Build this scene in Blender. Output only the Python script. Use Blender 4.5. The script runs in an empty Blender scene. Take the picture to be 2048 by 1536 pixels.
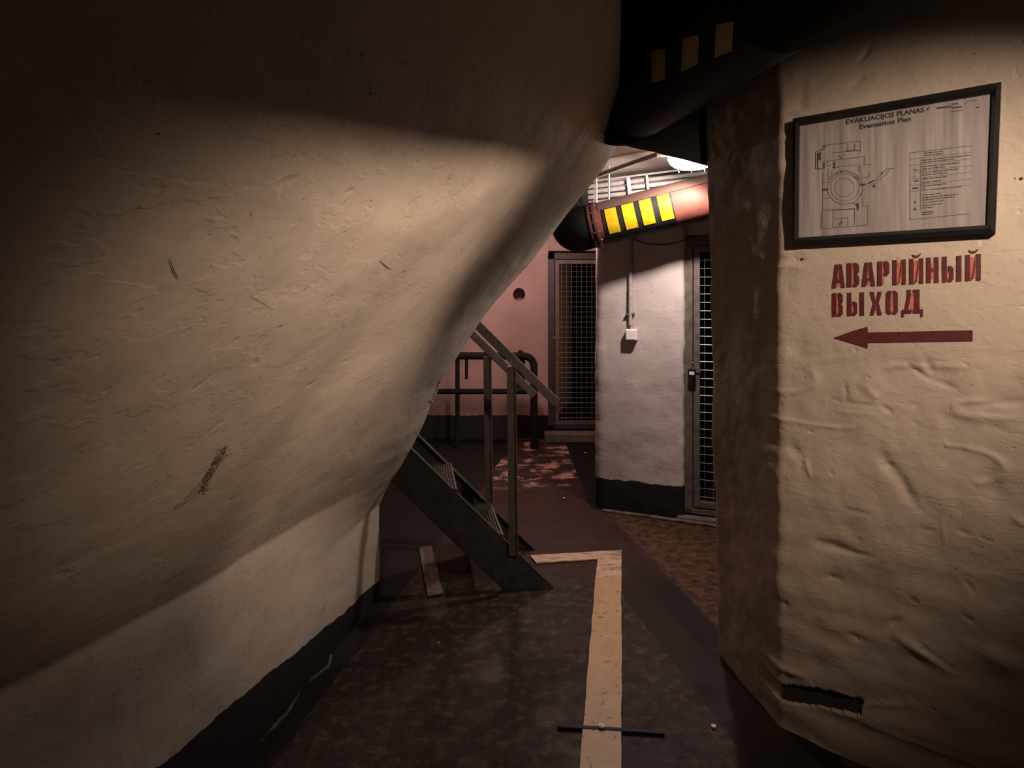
import bpy, bmesh, math, random
from mathutils import Vector, noise
from mathutils.bvhtree import BVHTree
random.seed(7)
SC = bpy.context.scene
COL = SC.collection
F = 1300.0; H = 1.6; CX = 1024.0; CY = 600.0      # focal length and principal point of the photograph (2048x1536)

# ------------------------------------------------------------------ camera
cam_d = bpy.data.cameras.new('camera'); cam = bpy.data.objects.new('camera', cam_d); COL.objects.link(cam)
cam.location = (0, 0, H); cam.rotation_euler = (math.pi/2, 0, 0)
cam_d.sensor_width = 36; cam_d.lens = F/2048*36; cam_d.shift_y = -(768-CY)/2048
cam_d.clip_start = 0.02
SC.camera = cam
# ------------------------------------------------------------------ world, exposure
w = bpy.data.worlds.new('world'); SC.world = w; w.use_nodes = True
w.node_tree.nodes['Background'].inputs[0].default_value = (1.0, 0.86, 0.78, 1)
w.node_tree.nodes['Background'].inputs[1].default_value = 0.035
SC.view_settings.view_transform = 'Standard'; SC.view_settings.look = 'None'
SC.view_settings.gamma = 1; SC.view_settings.use_curve_mapping = False
SC.view_settings.exposure = 0.0
# ------------------------------------------------------------------ passage lamps out of frame, with an added low fill spot
def spot(name, loc, target, power, color, size, blend, radius):
    l = bpy.data.lights.new(name, 'SPOT'); l.energy = power; l.color = color
    l.spot_size = math.radians(size); l.spot_blend = blend; l.shadow_soft_size = radius
    o = bpy.data.objects.new(name, l); COL.objects.link(o); o.location = loc
    o.rotation_euler = (Vector(target)-Vector(loc)).to_track_quat('-Z', 'Y').to_euler()
    o['label'] = 'unseen spot light out of frame over the near passage'; return o
spot('passage_lamp', (1.599, 0.413, 2.505), (-0.361, 1.397, 2.238), 540, (1.0, 0.76, 0.58), 53.5, 1.0, 0.022)
spot('low_fill_spot', (1.044, 1.057, 2.106), (-0.787, 2.468, 0.962), 125, (1.0, 0.76, 0.60), 33, 1.0, 0.04)  # added unseen fill for the far lower part of the leaning wall
spot('wall_lamp', (1.38, 0.70, 2.42), (1.20, 2.27, 1.57), 205, (1.0, 0.77, 0.58), 64, 1.0, 0.04)

# ------------------------------------------------------------------ helpers
def unp(px, py, d): return Vector(((px-CX)/F*d, d, H-(py-CY)/F*d))
def lerp(a, b, t): return a+(b-a)*t
def sst(a, b, x):
    t = min(1, max(0, (x-a)/(b-a))); return t*t*(3-2*t)
def interp(pts, x):
    if x <= pts[0][0]: return pts[0][1]
    for (a, b), (c, d) in zip(pts, pts[1:]):
        if x <= c: return b+(d-b)*(x-a)/(c-a)
    return pts[-1][1]
def empty(name, label=None, cat=None, loc=(0, 0, 0), group=None, kind=None):
    o = bpy.data.objects.new(name, None); COL.objects.link(o); o.location = loc; o.empty_display_size = .1
    tag(o, label, cat, group, kind); return o
def tag(o, label=None, cat=None, group=None, kind=None):
    if label: o['label'] = label
    if cat: o['category'] = cat
    if group: o['group'] = group
    if kind: o['kind'] = kind
    return o
def mesh_obj(name, verts, faces, mat, parent=None, smooth=False, mats=None, fm=None, bevel=0):
    me = bpy.data.meshes.new(name); me.from_pydata([tuple(v) for v in verts], [], faces); me.update()
    for m in (mats or [mat]): me.materials.append(m)
    if fm:
        for p, i in zip(me.polygons, fm): p.material_index = i
    if smooth:
        for p in me.polygons: p.use_smooth = True
    o = bpy.data.objects.new(name, me); COL.objects.link(o)
    if parent is not None:
        o.parent = parent; L = parent.location
        p = parent
        off = Vector((0, 0, 0))
        while p is not None: off += p.location; p = p.parent
        me.transform(__import__('mathutils').Matrix.Translation(-off))
    if bevel:
        b = o.modifiers.new('bevel', 'BEVEL'); b.width = bevel; b.segments = 2; b.limit_method = 'ANGLE'; b.angle_limit = .6
    return o
class MB:
    def __init__(s): s.v = []; s.f = []; s.m = []; s.mi = 0
    def add(s, vs, fs):
        n = len(s.v); s.v += [Vector(v) for v in vs]; s.f += [tuple(i+n for i in f) for f in fs]; s.m += [s.mi]*len(fs); return s
    def box(s, c, size, ax=None):            # ax: three unit axes
        ax = ax or (Vector((1, 0, 0)), Vector((0, 1, 0)), Vector((0, 0, 1))); c = Vector(c)
        vs = [c+ax[0]*(size[0]/2*i)+ax[1]*(size[1]/2*j)+ax[2]*(size[2]/2*k) for i in (-1, 1) for j in (-1, 1) for k in (-1, 1)]
        return s.add(vs, [(0, 1, 3, 2), (4, 6, 7, 5), (0, 4, 5, 1), (2, 3, 7, 6), (0, 2, 6, 4), (1, 5, 7, 3)])
    def bar(s, a, b, wd, th, up=(0, 0, 1)):   # rectangular bar; wd along 'up'-ish, th sideways
        a = Vector(a); b = Vector(b); d = (b-a).normalized(); side = d.cross(Vector(up)).normalized(); u = side.cross(d)
        return s.box((a+b)/2, ((b-a).length, th, wd), (d, side, u))
    def tube(s, pts, r, n=12, caps=True):
        pts = [Vector(p) for p in pts]; rs = r if isinstance(r, (list, tuple)) else [r]*len(pts)
        prev = None; rings = []
        for i, p in enumerate(pts):
            d = (pts[min(i+1, len(pts)-1)]-pts[max(i-1, 0)]).normalized()
            if prev is None:
                u = d.cross(Vector((0, 0, 1)));  u = u if u.length > .1 else d.cross(Vector((0, 1, 0)))
            else: u = prev-d*prev.dot(d)
            u.normalize(); prev = u; v = d.cross(u)
            rings.append([p+(u*math.cos(2*math.pi*k/n)+v*math.sin(2*math.pi*k/n))*rs[i] for k in range(n)])
        vs = [q for rg in rings for q in rg]; fs = []
        for i in range(len(pts)-1):
            for k in range(n): fs.append((i*n+k, i*n+(k+1) % n, (i+1)*n+(k+1) % n, (i+1)*n+k))
        if caps: fs += [tuple(range(n))[::-1], tuple((len(pts)-1)*n+k for k in range(n))]
        return s.add(vs, fs)
    def prism(s, poly, off):                  # poly: 3D points, off: extrusion vector
        n = len(poly); off = Vector(off); vs = [Vector(p) for p in poly]+[Vector(p)+off for p in poly]
        return s.add(vs, [tuple(range(n)), tuple(range(2*n-1, n-1, -1))]+[(i, i+n, (i+1) % n+n, (i+1) % n) for i in range(n)])
    def build(s, name, mat, parent=None, smooth=False, bevel=0, mats=None):
        o = mesh_obj(name, s.v, s.f, mat, parent, False, mats, s.m if mats else None, bevel)
        bm = bmesh.new(); bm.from_mesh(o.data); bmesh.ops.recalc_face_normals(bm, faces=bm.faces); bm.to_mesh(o.data); bm.free()
        if smooth: smooth_by_angle(o)
        return o
def smooth_by_angle(o, ang=0.7):
    me = o.data
    for p in me.polygons: p.use_smooth = True
    bm = bmesh.new(); bm.from_mesh(me)
    for e in bm.edges:
        if len(e.link_faces) == 2 and e.calc_face_angle(0) > ang: e.smooth = False
    bm.to_mesh(me); bm.free()
def arc_pts(pts, r, n=8):                     # polyline with rounded corners
    pts = [Vector(p) for p in pts]; out = [pts[0]]
    for a, b, c in zip(pts, pts[1:], pts[2:]):
        u = (a-b).normalized(); v = (c-b).normalized(); p0 = b+u*r; p1 = b+v*r
        for i in range(n+1):
            t = i/n; out.append(p0*(1-t)**2+b*2*t*(1-t)+p1*t*t)
    out.append(pts[-1]); return out
def grid(name, P, nu, nv, mat, parent=None, flip=False):
    vs = [P(i, j) for i in range(nu) for j in range(nv)]
    fs = [((i*nv+j), (i+1)*nv+j, (i+1)*nv+j+1, i*nv+j+1) for i in range(nu-1) for j in range(nv-1)]
    if flip: fs = [f[::-1] for f in fs]
    return mesh_obj(name, vs, fs, mat, parent, True)
def nz(p, s, seed=0): return noise.noise(Vector((p[0]*s+seed*7.3, p[1]*s-seed*3.1, p[2]*s+seed*1.7)))
def bvh(o):
    me = o.data; return BVHTree.FromPolygons([o.matrix_world @ v.co for v in me.vertices], [tuple(p.vertices) for p in me.polygons])
def hit(tree, px, py):
    d = Vector(((px-CX)/F, 1, -(py-CY)/F)).normalized(); r = tree.ray_cast(Vector((0, 0, H)), d)
    return (r[0], r[1] if r[1].dot(d) < 0 else -r[1]) if r[0] is not None else (None, None)

# ------------------------------------------------------------------ materials
class NT:
    def __init__(s, name):
        s.m = bpy.data.materials.new(name); s.m.use_nodes = True; s.t = s.m.node_tree; s.b = s.t.nodes['Principled BSDF']
        s.co = s.n('ShaderNodeTexCoord').outputs['Object']
    def n(s, typ, **kw):
        nd = s.t.nodes.new(typ)
        for k, v in kw.items():
            if k.startswith('i_'): nd.inputs[int(k[2:]) if k[2:].isdigit() else k[2:]].default_value = v
            else: setattr(nd, k, v)
        return nd
    def l(s, a, b): s.t.links.new(a, b)
    def noise(s, scale, detail=4, rough=.55, vec=None, stretch=None):
        v = vec or s.co
        if stretch:
            mp = s.n('ShaderNodeMapping'); mp.inputs['Scale'].default_value = stretch; s.l(v, mp.inputs[0]); v = mp.outputs[0]
        nd = s.n('ShaderNodeTexNoise'); nd.inputs['Scale'].default_value = scale; nd.inputs['Detail'].default_value = detail
        nd.inputs['Roughness'].default_value = rough; s.l(v, nd.inputs['Vector']); return nd.outputs['Fac']
    def ramp(s, fac, a, b, ca=(0, 0, 0, 1), cb=(1, 1, 1, 1)):
        r = s.n('ShaderNodeValToRGB'); e = r.color_ramp.elements
        e[0].position = a; e[0].color = ca if len(ca) == 4 else (*ca, 1); e[1].position = b; e[1].color = cb if len(cb) == 4 else (*cb, 1)
        s.l(fac, r.inputs[0]); return r.outputs[0]
    def math(s, op, a, b=None, c=None, clamp=False):
        nd = s.n('ShaderNodeMath', operation=op, use_clamp=clamp)
        for i, x in enumerate((a, b, c)):
            if x is None: continue
            if isinstance(x, (int, float)): nd.inputs[i].default_value = x
            else: s.l(x, nd.inputs[i])
        return nd.outputs[0]
    def mix(s, fac, a, b):
        nd = s.n('ShaderNodeMix', data_type='RGBA')
        for i, x in ((0, fac), (6, a), (7, b)):
            if isinstance(x, (int, float)): nd.inputs[i].default_value = x
            elif isinstance(x, tuple): nd.inputs[i].default_value = x if len(x) == 4 else (*x, 1)
            else: s.l(x, nd.inputs[i])
        return nd.outputs[2]
    def bump(s, h, dist, strength=1.0, prev=None):
        b = s.n('ShaderNodeBump'); b.inputs['Distance'].default_value = dist; b.inputs['Strength'].default_value = strength
        s.l(h, b.inputs['Height'])
        if prev: s.l(prev, b.inputs['Normal'])
        return b.outputs[0]
    def out(s, col=None, rough=None, normal=None, metal=None, spec=None):
        for k, v in (('Base Color', col), ('Roughness', rough), ('Metallic', metal), ('Specular IOR Level', spec)):
            if v is None: continue
            if isinstance(v, (int, float)): s.b.inputs[k].default_value = v
            elif isinstance(v, tuple): s.b.inputs[k].default_value = v if len(v) == 4 else (*v, 1)
            else: s.l(v, s.b.inputs[k])
        if normal: s.l(normal, s.b.inputs['Normal'])
        return s.m
def xyz(t):
    sp = t.n('ShaderNodeSeparateXYZ'); t.l(t.co, sp.inputs[0]); return sp.outputs
def plaster(name, ca, cb, band=None, rough=.62, bumpk=1.0, stain=(.22, .18, .145)):
    t = NT(name); X, Y, Z = xyz(t)
    big = t.noise(1.7, 3); fine = t.noise(14, 6, .6)
    c = t.mix(t.ramp(big, .35, .65), ca, cb)
    c = t.mix(t.math('MULTIPLY', t.ramp(fine, .56, .74), .35), c, stain)
    spk = t.ramp(t.noise(55, 2), .70, .74); c = t.mix(t.math('MULTIPLY', spk, .45), c, (.12, .09, .07))
    if band is not None:        # black painted skirting: z below band[0]+band[1]*y
        h = t.math('ADD', t.math('MULTIPLY', Y, band[1]), band[0])
        zz = t.math('ADD', Z, t.math('MULTIPLY', t.math('SUBTRACT', t.noise(9, 5), .5), .05))
        c = t.mix(t.math('LESS_THAN', zz, h), c, (.012, .011, .011))
    h1 = t.noise(7, 5, .6); h2 = t.noise(30, 5, .6); h3 = t.noise(5, 4, .6, stretch=(1, 1, 5))
    n = t.bump(h1, .010*bumpk, .45); n = t.bump(h2, .002*bumpk, .4, n)
    cr = t.ramp(t.noise(4.2, 4, .62, stretch=(1, 1, 2.6)), .495, .515); n = t.bump(cr, .0018*bumpk, .28, n)
    vo = t.n('ShaderNodeTexVoronoi'); vo.inputs['Scale'].default_value = 9; vo.inputs['Randomness'].default_value = 1
    wv = t.n('ShaderNodeVectorMath', operation='ADD'); t.l(t.co, wv.inputs[0]); nn = t.n('ShaderNodeTexNoise'); nn.inputs['Scale'].default_value = 16; t.l(t.co, nn.inputs['Vector'])
    sc_ = t.n('ShaderNodeVectorMath', operation='SCALE'); sc_.inputs['Scale'].default_value = .09; t.l(nn.outputs['Color'], sc_.inputs[0]); t.l(sc_.outputs[0], wv.inputs[1]); t.l(wv.outputs[0], vo.inputs['Vector'])
    n = t.bump(t.ramp(vo.outputs['Distance'], .05, .14), .003*bumpk, .55, n)
    pits = t.ramp(t.noise(22, 3, .5), .27, .32); n = t.bump(pits, .0015, .4, n)
    return t.out(c, rough, n, spec=.35)
def simple(name, col, rough=.5, metal=0, var=.35, scale=20, bumpd=.001, spec=.5):
    t = NT(name); f = t.noise(scale, 5); c2 = tuple(x*(1-var) for x in col)
    return t.out(t.mix(t.ramp(f, .35, .65), col, c2), rough, t.bump(f, bumpd, .6), metal, spec)

M = {}
M['wall_near'] = plaster('limewashed_plaster', (.43, .36, .295), (.36, .30, .245), band=(.54, -.13), bumpk=.8)
M['wall_sign'] = plaster('rough_limewashed_plaster', (.345, .281, .229), (.285, .232, .188), bumpk=1.25)
M['wall_far'] = plaster('pinkish_white_plaster', (.52, .43, .395), (.43, .34, .315), band=(.235, .0))
M['wall_pink'] = plaster('dull_pink_plaster', (.42, .275, .26), (.33, .215, .205), band=(.27, .0))
M['ceiling_far'] = plaster('pinkish_ceiling_plaster', (.58, .47, .44), (.48, .38, .35), bumpk=.6)
M['dark_plaster'] = simple('plain_dark_plaster', (.13, .11, .10), .9, bumpd=.004, scale=8)  # dark tone stands in for shade on the ceiling and wall top
M['dark_steel'] = simple('dark_painted_steel', (.045, .036, .032), .45, 0, .4, 30)
M['stair_steel'] = simple('worn_black_steel', (.030, .026, .024), .5, .0, .5, 25)
M['rail_steel'] = simple('grey_brown_painted_steel', (.085, .068, .060), .38, .1, .35, 25)
M['door_frame'] = simple('brown_grey_door_paint', (.15, .115, .10), .35, .1, .4, 18)
M['wire'] = simple('galvanised_wire', (.30, .26, .24), .4, .6, .2, 40)
M['conduit'] = simple('whitewashed_conduit', (.40, .34, .31), .45, 0, .3, 25)
M['clamp'] = simple('dark_clamp_steel', (.16, .13, .12), .5, .3)
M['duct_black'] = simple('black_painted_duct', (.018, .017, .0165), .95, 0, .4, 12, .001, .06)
M['tape_black'] = simple('black_tape', (.012, .011, .012), .6, 0, .2, 20, .001, .15)
M['tape_yellow'] = simple('yellow_reflective_tape', (.50, .30, .008), .35, 0, .22, 30)
M['tape_dull'] = simple('dull_yellow_tape', (.42, .29, .11), .5, 0, .3, 25)  # browner, duller yellow for the near duct's patches
M['white_plastic'] = simple('white_plastic_box', (.75, .67, .62), .4, 0, .1)
M['stencil'] = simple('dark_red_stencil_paint', (.075, .007, .011), .55, 0, .35, 60)
M['overspray'] = simple('thin_red_overspray', (.40, .105, .075), .6, 0, .35, 70)
M['hole'] = simple('dark_gouge', (.035, .028, .024), .95, 0, .5, 90, .004)
M['chip'] = simple('bare_crumbled_plaster', (.20, .16, .12), .95, 0, .75, 60, .012)
M['frame_black'] = simple('black_lacquered_frame', (.014, .013, .013), .16, 0, .2, 30, .0005, .8)
M['ink'] = simple('black_print', (.02, .018, .02), .5, 0, .1)
M['ink_grey'] = simple('faded_grey_print', (.035, .030, .032), .5, 0, .1)
M['brass'] = simple('padlock_steel', (.6, .55, .5), .25, .9, .2)
# rusty red duct
t = NT('rust_red_duct_paint'); f = t.noise(9, 5); M['duct_red'] = t.out(t.mix(t.ramp(f, .4, .62), (.125, .030, .020), (.075, .024, .017)), .72, t.bump(t.noise(26, 4), .002, .6), spec=.2)
t = NT('brown_paint_lamplit_cream'); X, Y, Z = xyz(t)  # brown duct top with the lamp's pale glow painted in as cream
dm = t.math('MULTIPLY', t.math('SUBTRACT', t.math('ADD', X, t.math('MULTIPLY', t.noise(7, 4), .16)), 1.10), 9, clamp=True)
M['lamplit'] = t.out(t.mix(dm, (.075, .036, .026), (.50, .36, .20)), .6)
# glossy wavy sheet of the plan
t = NT('wavy_laminated_sheet'); wv = t.noise(9, 2, .4, stretch=(2.2, 2.2, .25))
M['sheet'] = t.out((.20, .175, .175), .27, t.bump(wv, .020, .7), spec=.45)
t = NT('glowing_lamp_glass'); t.b.inputs['Emission Color'].default_value = (1, .95, .90, 1); t.b.inputs['Emission Strength'].default_value = 24
M['glow'] = t.out((.9, .9, .9), .4)
# floor: red-brown paint, worn ochre concrete along the right, black margins
t = NT('worn_painted_concrete'); X, Y, Z = xyz(t)
wob = t.math('MULTIPLY', t.math('SUBTRACT', t.noise(3.5, 4), .5), .07)
n1 = t.noise(6, 7, .68); n2 = t.noise(18, 6, .65); n3 = t.noise(2.3, 4)
paint = t.mix(t.ramp(n1, .42, .62), (.036, .018, .015), (.026, .014, .012))
dark = t.mix(t.ramp(n2, .50, .66), (.022, .015, .012), (.065, .040, .024))
ochre = t.mix(t.ramp(n2, .36, .66), (.022, .012, .009), (.105, .052, .028))
def smask(expr, a, b): return t.ramp(expr, a, b)
# near part of the passage is mottled and dark; beyond y=3.3 smooth red-brown paint
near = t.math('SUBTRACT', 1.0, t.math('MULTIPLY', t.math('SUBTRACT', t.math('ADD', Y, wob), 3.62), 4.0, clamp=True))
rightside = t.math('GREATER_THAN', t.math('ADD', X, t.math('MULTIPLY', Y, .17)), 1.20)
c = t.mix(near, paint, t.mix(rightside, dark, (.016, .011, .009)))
e = t.math('ADD', t.math('ADD', X, t.math('MULTIPLY', Y, .162)), t.math('MULTIPLY', wob, .25))      # X + .162 Y
om = t.math('MULTIPLY', t.math('SUBTRACT', e, 1.502), 40, clamp=True)
c = t.mix(om, c, ochre)
# patches of bare concrete in the far bay
farm = t.math('MULTIPLY', t.math('SUBTRACT', Y, 5.45), 3, clamp=True)
c = t.mix(farm, c, t.mix(t.ramp(t.noise(4.5, 7, .7), .50, .60), (.028, .017, .015), (.36, .20, .16)))
# black strip in front of the pillar wall and at the far wall
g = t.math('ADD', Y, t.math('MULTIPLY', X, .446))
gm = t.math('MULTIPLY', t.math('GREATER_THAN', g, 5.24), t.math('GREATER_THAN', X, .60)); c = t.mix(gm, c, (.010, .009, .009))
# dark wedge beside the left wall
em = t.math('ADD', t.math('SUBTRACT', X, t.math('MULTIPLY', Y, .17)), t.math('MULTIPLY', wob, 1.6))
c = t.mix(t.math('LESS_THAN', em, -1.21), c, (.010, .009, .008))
rg = t.ramp(t.noise(7, 4), .3, .7, (.42, .42, .42, 1), (.75, .75, .75, 1))
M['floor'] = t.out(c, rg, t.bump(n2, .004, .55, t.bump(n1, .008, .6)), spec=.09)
# floor stripe paint
t = NT('worn_cream_floor_paint'); X, Y, Z = xyz(t)
a = t.mix(t.ramp(t.noise(10, 5), .35, .7), (.36, .215, .10), (.30, .175, .08))
a = t.mix(t.ramp(t.noise(38, 6, .75), .60, .63), a, (.05, .03, .02))
wr = t.math('MULTIPLY', t.ramp(t.noise(14, 6, .7, stretch=(.35, 1.6, 1)), .52, .56),
            t.math('MULTIPLY', t.math('GREATER_THAN', Y, 3.66), t.math('LESS_THAN', Y, 4.6)))
lump = t.math('SUBTRACT', 1.0, t.math('MULTIPLY', t.math('ABSOLUTE', t.math('SUBTRACT', Y, 3.86)), 5.2, clamp=True))
a = t.mix(t.math('MULTIPLY', wr, t.math('MULTIPLY', lump, 1.6, clamp=True)), a, (.03, .018, .014))
M['stripe'] = t.out(a, .5, t.bump(t.noise(30, 5), .002, .6))
t = NT('worn_pink_cream_floor_paint')
M['stripe_far'] = t.out(t.mix(t.ramp(t.noise(26, 6, .75, stretch=(.4, 1.6, 1)), .48, .60), (.42, .28, .18), (.15, .08, .06)), .5, t.bump(t.noise(30, 5), .002, .6))

# ------------------------------------------------------------------ floor and ceilings
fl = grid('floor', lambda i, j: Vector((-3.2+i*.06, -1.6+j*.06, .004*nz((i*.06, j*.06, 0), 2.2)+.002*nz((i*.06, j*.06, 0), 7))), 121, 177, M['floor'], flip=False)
tag(fl, 'worn red-brown and ochre concrete floor of the passage', kind='structure')
mb = MB(); mb.box((.4, .7, 3.02), (7.2, 4.7, .12)); o = mb.build('ceiling', M['dark_plaster']); tag(o, 'dark ceiling over the near passage', kind='structure')

# ------------------------------------------------------------------ left leaning mass (wall_left)
prof_px = [(757, 1192, 3.52), (757, 1100, 3.50), (757, 1010, 3.45), (770, 985, 3.40), (800, 940, 3.32), (830, 890, 3.27), (850, 850, 3.25), (864, 812, 3.25),
           (885, 765, 3.25), (930, 692, 3.25), (965, 640, 3.25), (1000, 597, 3.25), (1050, 540, 3.25), (1100, 475, 3.25), (1150, 408, 3.25), (1200, 342, 3.25), (1228, 300, 3.25)]
prof = [unp(*p) for p in prof_px]
ztop = prof[-1].z+.16
XUP = [(p.z, p.x) for p in prof]; XUP[0] = (0, prof[0].x); XUP.append((prof[-1].z+.05, prof[-1].x+.03)); XUP.append((ztop, prof[-1].x+.035))
YUP = [(p.z, p.y) for p in prof]
DIRX = .169
def tt(y0, t): return None
def left_surface(z, t, zi):
    """point of the leaning wall: z height, t metres towards the camera from its far end"""
    za = .735+.05*sst(.5, 1.6, t)+.09*sst(1.5, 2.4, t)+.012*nz((0, t, 0), 3.3)
    k = sst(.12, .75, t)
    xw = -.712
    xu = interp(XUP, z)
    if z >= za:
        zj = 1.50; xa = -.665; xj = interp(XUP, zj); f_ = min(1, (z-za)/(zj-za))
        xb = xa+(xj-xa)*(f_*.93+.07*f_*f_) if z < zj else xu
        return lerp(xu, xb, k)
    if z < za:
        base = xw+(-.665-xw)*(z/za)
        x = lerp(xu, base, k)
    else: x = xu
    return x
def left_disp(p, t, z):
    a = .016*nz(p, 1.3, 1)+.007*nz(p, 3.2, 2)+.0025*nz(p, 8, 3)+.001*nz(p, 19, 4)
    a -= .0025*max(0, nz((p[0], p[1], p[2]*3.2), 5, 8)-.25)*2
    a *= sst(-.01, .1, z)
    return a
zs = []
z = 0.0
while z < ztop: zs.append(z); z += .011 if z > .55 else .016
zs.append(ztop)
ts = [i*.014 for i in range(0, 150)]+[2.1+i*.03 for i in range(60)]
R = .05; cap = []
for a in range(8, 0, -1): cap.append((R*(math.cos(a/8*math.pi/2)-1), R*math.sin(a/8*math.pi/2)))
cap = [(-.04*i*i-.05-R, R) for i in range(9, 0, -1)]+[c for c in cap]
vsL = []; 
for ci, (dx, dy) in enumerate(cap):
    for z in zs:
        y0 = interp(YUP, z); x = interp(XUP, z)
        n_ = Vector((1, .0, 0)); p = Vector((x+dx, y0+dy, z)); q = left_disp(Vector((x, y0, z)), 0, z)
        vsL.append(p+Vector((q*1.0, 0, 0)))
for t_ in ts:
    for z in zs:
        y0 = interp(YUP, z); x = left_surface(z, t_, 0); p = Vector((x-DIRX*t_, y0-t_, z))
        q = left_disp(p, t_, z); slope = .72 if z > .9 else 1
        vsL.append(p+Vector((q*slope, 0, -q*(.6 if z > .9 else 0))))
nv = len(zs); nu = len(cap)+len(ts)
wl = mesh_obj('wall_left', vsL, [(i*nv+j, i*nv+j+1, (i+1)*nv+j+1, (i+1)*nv+j) for i in range(nu-1) for j in range(nv-1)], M['wall_near'], None, True)
# top closure running back to the left
mb = MB(); top_edge = [vsL[i*nv+nv-1] for i in range(nu)]
vv = []; ff = []
for i, p in enumerate(top_edge): vv += [p, Vector((min(-2.2, p.x-.3), p.y, p.z+.25)), Vector((min(-2.2, p.x-.3), p.y, 3.0))]
for i in range(nu-1): ff += [(3*i, 3*i+3, 3*i+4, 3*i+1), (3*i+1, 3*i+4, 3*i+5, 3*i+2)]
mb.add(vv, ff); tp = mb.build('wall_left_top', M['dark_plaster'], wl)
tag(wl, 'leaning limewashed wall bulging over the passage on the left', kind='structure')
BL = bvh(wl)

# ------------------------------------------------------------------ right wall and column with the sign
WA = Vector((1.0, 2.43, 0)); WD = Vector((.762, -.648, 0)).normalized(); WN = Vector((-WD.y, WD.x, 0))
if WN.y > 0: WN = -WN
def wall_pt(px, py):
    d = Vector(((px-CX)/F, 1, -(py-CY)/F)); k = (WA-Vector((0, 0, 0))).dot(WN)/d.dot(WN); return Vector((0, 0, H))+d*k
def wall_uv(px, py):
    p = wall_pt(px, py); return ((p-WA).dot(WD), p.z)
SEG = []      # furrows on the sign wall: (u0,z0,u1,z1,halfwidth,depth)
def furrow(x0, y0, x1, y1, wd, dp):
    a = wall_uv(x0, y0); b = wall_uv(x1, y1); SEG.append((*a, *b, wd, dp))
furrow(1760, 905, 1800, 960, .022, .011); furrow(1800, 955, 1832, 1015, .018, .009); furrow(1762, 932, 1785, 930, .004, .007)
furrow(1664, 801, 1752, 812, .0045, .005); furrow(1663, 821, 1756, 831, .004, -.003); furrow(1762, 812, 1785, 826, .008, .006)
furrow(1805, 812, 1835, 810, .004, .003); furrow(1815, 730, 1860, 760, .006, .006); furrow(1860, 758, 1912, 778, .008, .005)
furrow(1925, 812, 2046, 803, .008, .005); furrow(1925, 828, 2040, 838, .005, -.004); furrow(1690, 765, 1693, 800, .008, .004)
furrow(1613, 920, 1622, 955, .006, -.006); furrow(1695, 1020, 1742, 1028, .007, .005); furrow(1580, 890, 1600, 915, .022, .008)
furrow(1630, 1085, 1700, 1100, .016, .010); furrow(1670, 1098, 1745, 1113, .007, .007); furrow(1840, 1057, 1875, 1065, .006, .004)
furrow(1910, 1060, 1945, 1070, .005, .005); furrow(1655, 1153, 1680, 1158, .008, .007); furrow(1690, 1268, 1730, 1280, .012, .007)
furrow(1775, 1250, 1800, 1240, .012, .008); furrow(1795, 1275, 1905, 1345, .018, -.012); furrow(1830, 1285, 1905, 1340, .008, .008)
furrow(1925, 1155, 1950, 1190, .005, .004); furrow(1925, 1232, 1950, 1246, .006, .005); furrow(1960, 1300, 2048, 1340, .03, -.015)
furrow(1560, 1338, 1605, 1352, .012, -.009); furrow(1745, 85, 1717, 125, .008, .009); furrow(1730, 150, 1700, 175, .012, .006)
furrow(1800, 20, 1770, 60, .012, .008); furrow(1832, 5, 1822, 20, .012, .006); furrow(1565, 1200, 1572, 1215, .012, .008)
furrow(1850, 720, 1865, 745, .012, .006); furrow(1970, 930, 1995, 1010, .03, .008); furrow(1885, 1040, 1890, 1100, .005, -.003)
SLOT = [wall_uv(1562, 1372), wall_uv(1640, 1378), wall_uv(1726, 1402), wall_uv(1724, 1432), wall_uv(1640, 1412), wall_uv(1562, 1402)]
def in_poly(u, v, poly):
    c = False; n = len(poly)
    for i in range(n):
        x0, y0 = poly[i]; x1, y1 = poly[(i+1) % n]
        if (y0 > v) != (y1 > v) and u < (x1-x0)*(v-y0)/(y1-y0)+x0: c = not c
    return c
def sign_disp(u, z):
    p = (u, 0, z)
    mask = 1-.92*sst(.02, .06, u-.05)*sst(.78, .68, u)*sst(1.36, 1.44, z) if z > 1.3 else 1
    a = .011*nz(p, 1.9, 11)+.0075*nz(p, 4.3, 12)+.0035*nz((u*1.6, 0, z*.7), 9, 13)+.0016*nz(p, 21, 14)+.0006*nz(p, 45, 15)
    r = abs(nz((u*.8, 3, z*1.9), 4.7, 16)); a += .005*max(0, .16-r)/.16*(nz(p, 1.1, 19) > .05)
    if z < 1.15: a += .006*(1.15-z)*nz((u*.6, 0, z*1.8), 8, 17)*2
    if 1.70 < z and u < .8: a = a if z > 2.26 else a
    a *= mask
    for (u0, z0, u1, z1, w_, d_) in SEG:
        if abs(u-(u0+u1)/2) > abs(u1-u0)/2+w_*3 or abs(z-(z0+z1)/2) > abs(z1-z0)/2+w_*3: continue
        L2 = (u1-u0)**2+(z1-z0)**2; k = max(0, min(1, ((u-u0)*(u1-u0)+(z-z0)*(z1-z0))/L2))
        dd = math.hypot(u-u0-k*(u1-u0), z-z0-k*(z1-z0)); a -= d_*math.exp(-(dd/w_)**2)*math.sin(math.pi*(.12+.76*k))
    uu = u+.006*nz(p, 14, 5); zz = z+.006*nz(p, 17, 6)
    if in_poly(uu, zz, SLOT): a -= .028
    return a
def wall_on(u, z, off=0.0): return WA+WD*u+WN*(sign_disp(u, z)+off)+Vector((0, 0, z))
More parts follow.
